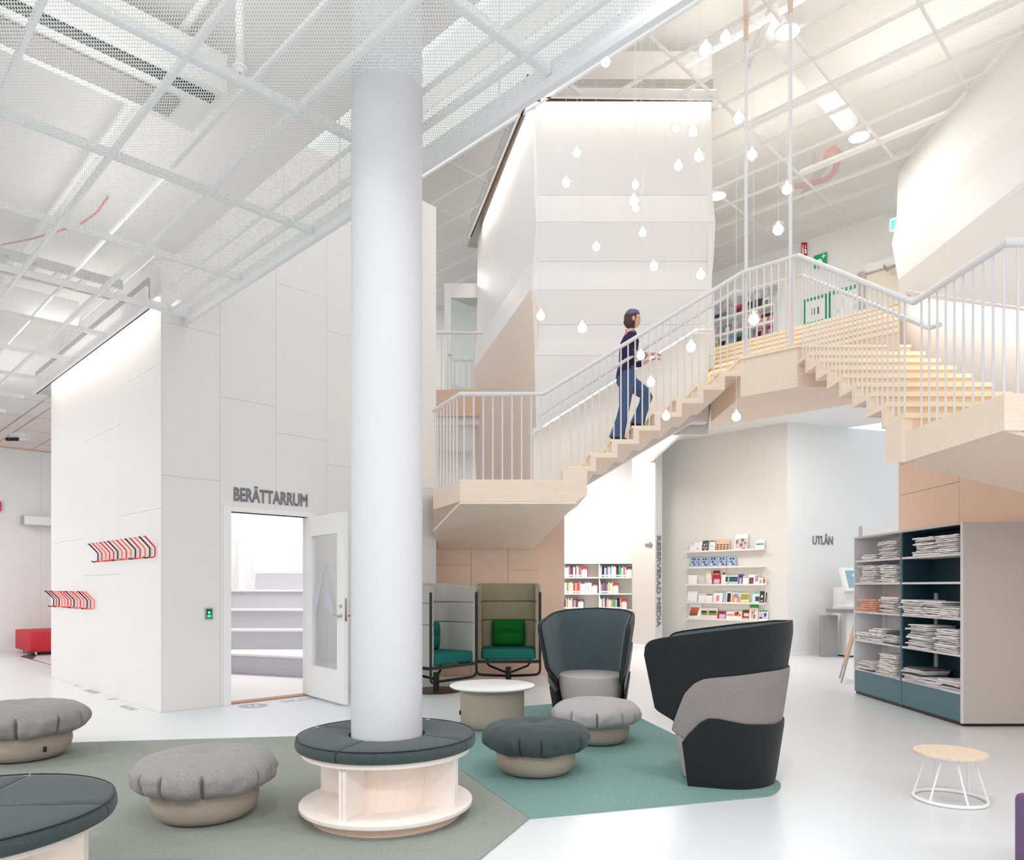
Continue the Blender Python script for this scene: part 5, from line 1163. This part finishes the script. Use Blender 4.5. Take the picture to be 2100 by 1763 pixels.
# clothes
def loft(secs, n=20):
    V = []; F = []
    for z, cx, rx, ry in secs:
        for i in range(n): t_ = 2*PI*i/n; V.append((cx+rx*math.cos(t_), ry*math.sin(t_), z))
    for k in range(len(secs)-1):
        for i in range(n): F.append((k*n+i, k*n+(i+1) % n, (k+1)*n+(i+1) % n, (k+1)*n+i))
    F += [tuple(range(n))[::-1], tuple(range((len(secs)-1)*n, len(secs)*n))]
    return V, F
torso = loft([(.86, .03, .10, .13), (.862, .03, .128, .17), (.93, .035, .122, .165), (1.06, .05, .108, .148), (1.2, .065, .12, .168), (1.31, .08, .118, .188), (1.375, .09, .095, .165), (1.42, .095, .072, .09), (1.45, .10, .06, .065)])
slv = lambda pts, rr: tube(pts, rr, 14)
obj('sweater', join(torso, slv([(.075, -.12, 1.36), (.07, -.19, 1.33), (.045, -.215, 1.22), (.035, -.222, 1.14), (.06, -.22, 1.09), (.14, -.21, 1.078), (.25, -.20, 1.08)], [.06, .062, .056, .053, .052, .046, .040]),
                    slv([(.085, .12, 1.36), (.08, .19, 1.33), (.055, .215, 1.23), (.045, .222, 1.15), (.07, .22, 1.10), (.15, .222, 1.09), (.27, .225, 1.105)], [.06, .062, .056, .053, .052, .046, .040])), swm, pe, True)
obj('jeans', join(loft([(.76, .03, .10, .14), (.80, .035, .125, .168), (.88, .035, .128, .17), (.98, .04, .118, .158)]),
                  slv([(.035, -.085, .90), (.03, -.088, .80), (.015, -.088, .62), (-.0, -.088, .46), (-.035, -.088, .30), (-.075, -.088, .16), (-.10, -.088, .055)], [.09, .098, .085, .070, .074, .086, .10]),
                  slv([(.05, .085, .90), (.09, .088, .82), (.19, .088, .75), (.285, .088, .68), (.315, .088, .63), (.285, .088, .53), (.235, .088, .40), (.19, .088, .265)], [.09, .098, .092, .082, .074, .072, .078, .094])), jeans, pe, True)
for (bx, by, bz, pitch) in ((-.10, -.085, .0, .0), (.185, .085, .175, .12)):
    M = Matrix.Translation((bx, by, bz)) @ Matrix.Rotation(-pitch, 4, 'Y')
    n = 20; V = []; F = []
    secs = [(-.07, .030, .0, .10), (-.03, .038, .0, .11), (.03, .038, .0, .085), (.10, .045, .0, .058), (.16, .042, .0, .045), (.195, .022, .005, .034)]
    for x, hw, z0, z1 in secs:
        for i in range(12):
            a = 2*PI*i/12; V.append((x, hw*math.cos(a), max(0, (z0+z1)/2+(z1-z0)/2*math.sin(a)*1.1)))
    for s in range(len(secs)-1):
        for i in range(12): F.append((s*12+i, s*12+(i+1) % 12, (s+1)*12+(i+1) % 12, (s+1)*12+i))
    F += [tuple(range(12))[::-1], tuple(range((len(secs)-1)*12, len(secs)*12))]
    obj('boot', xf((V, F), M), bootm, pe, True)
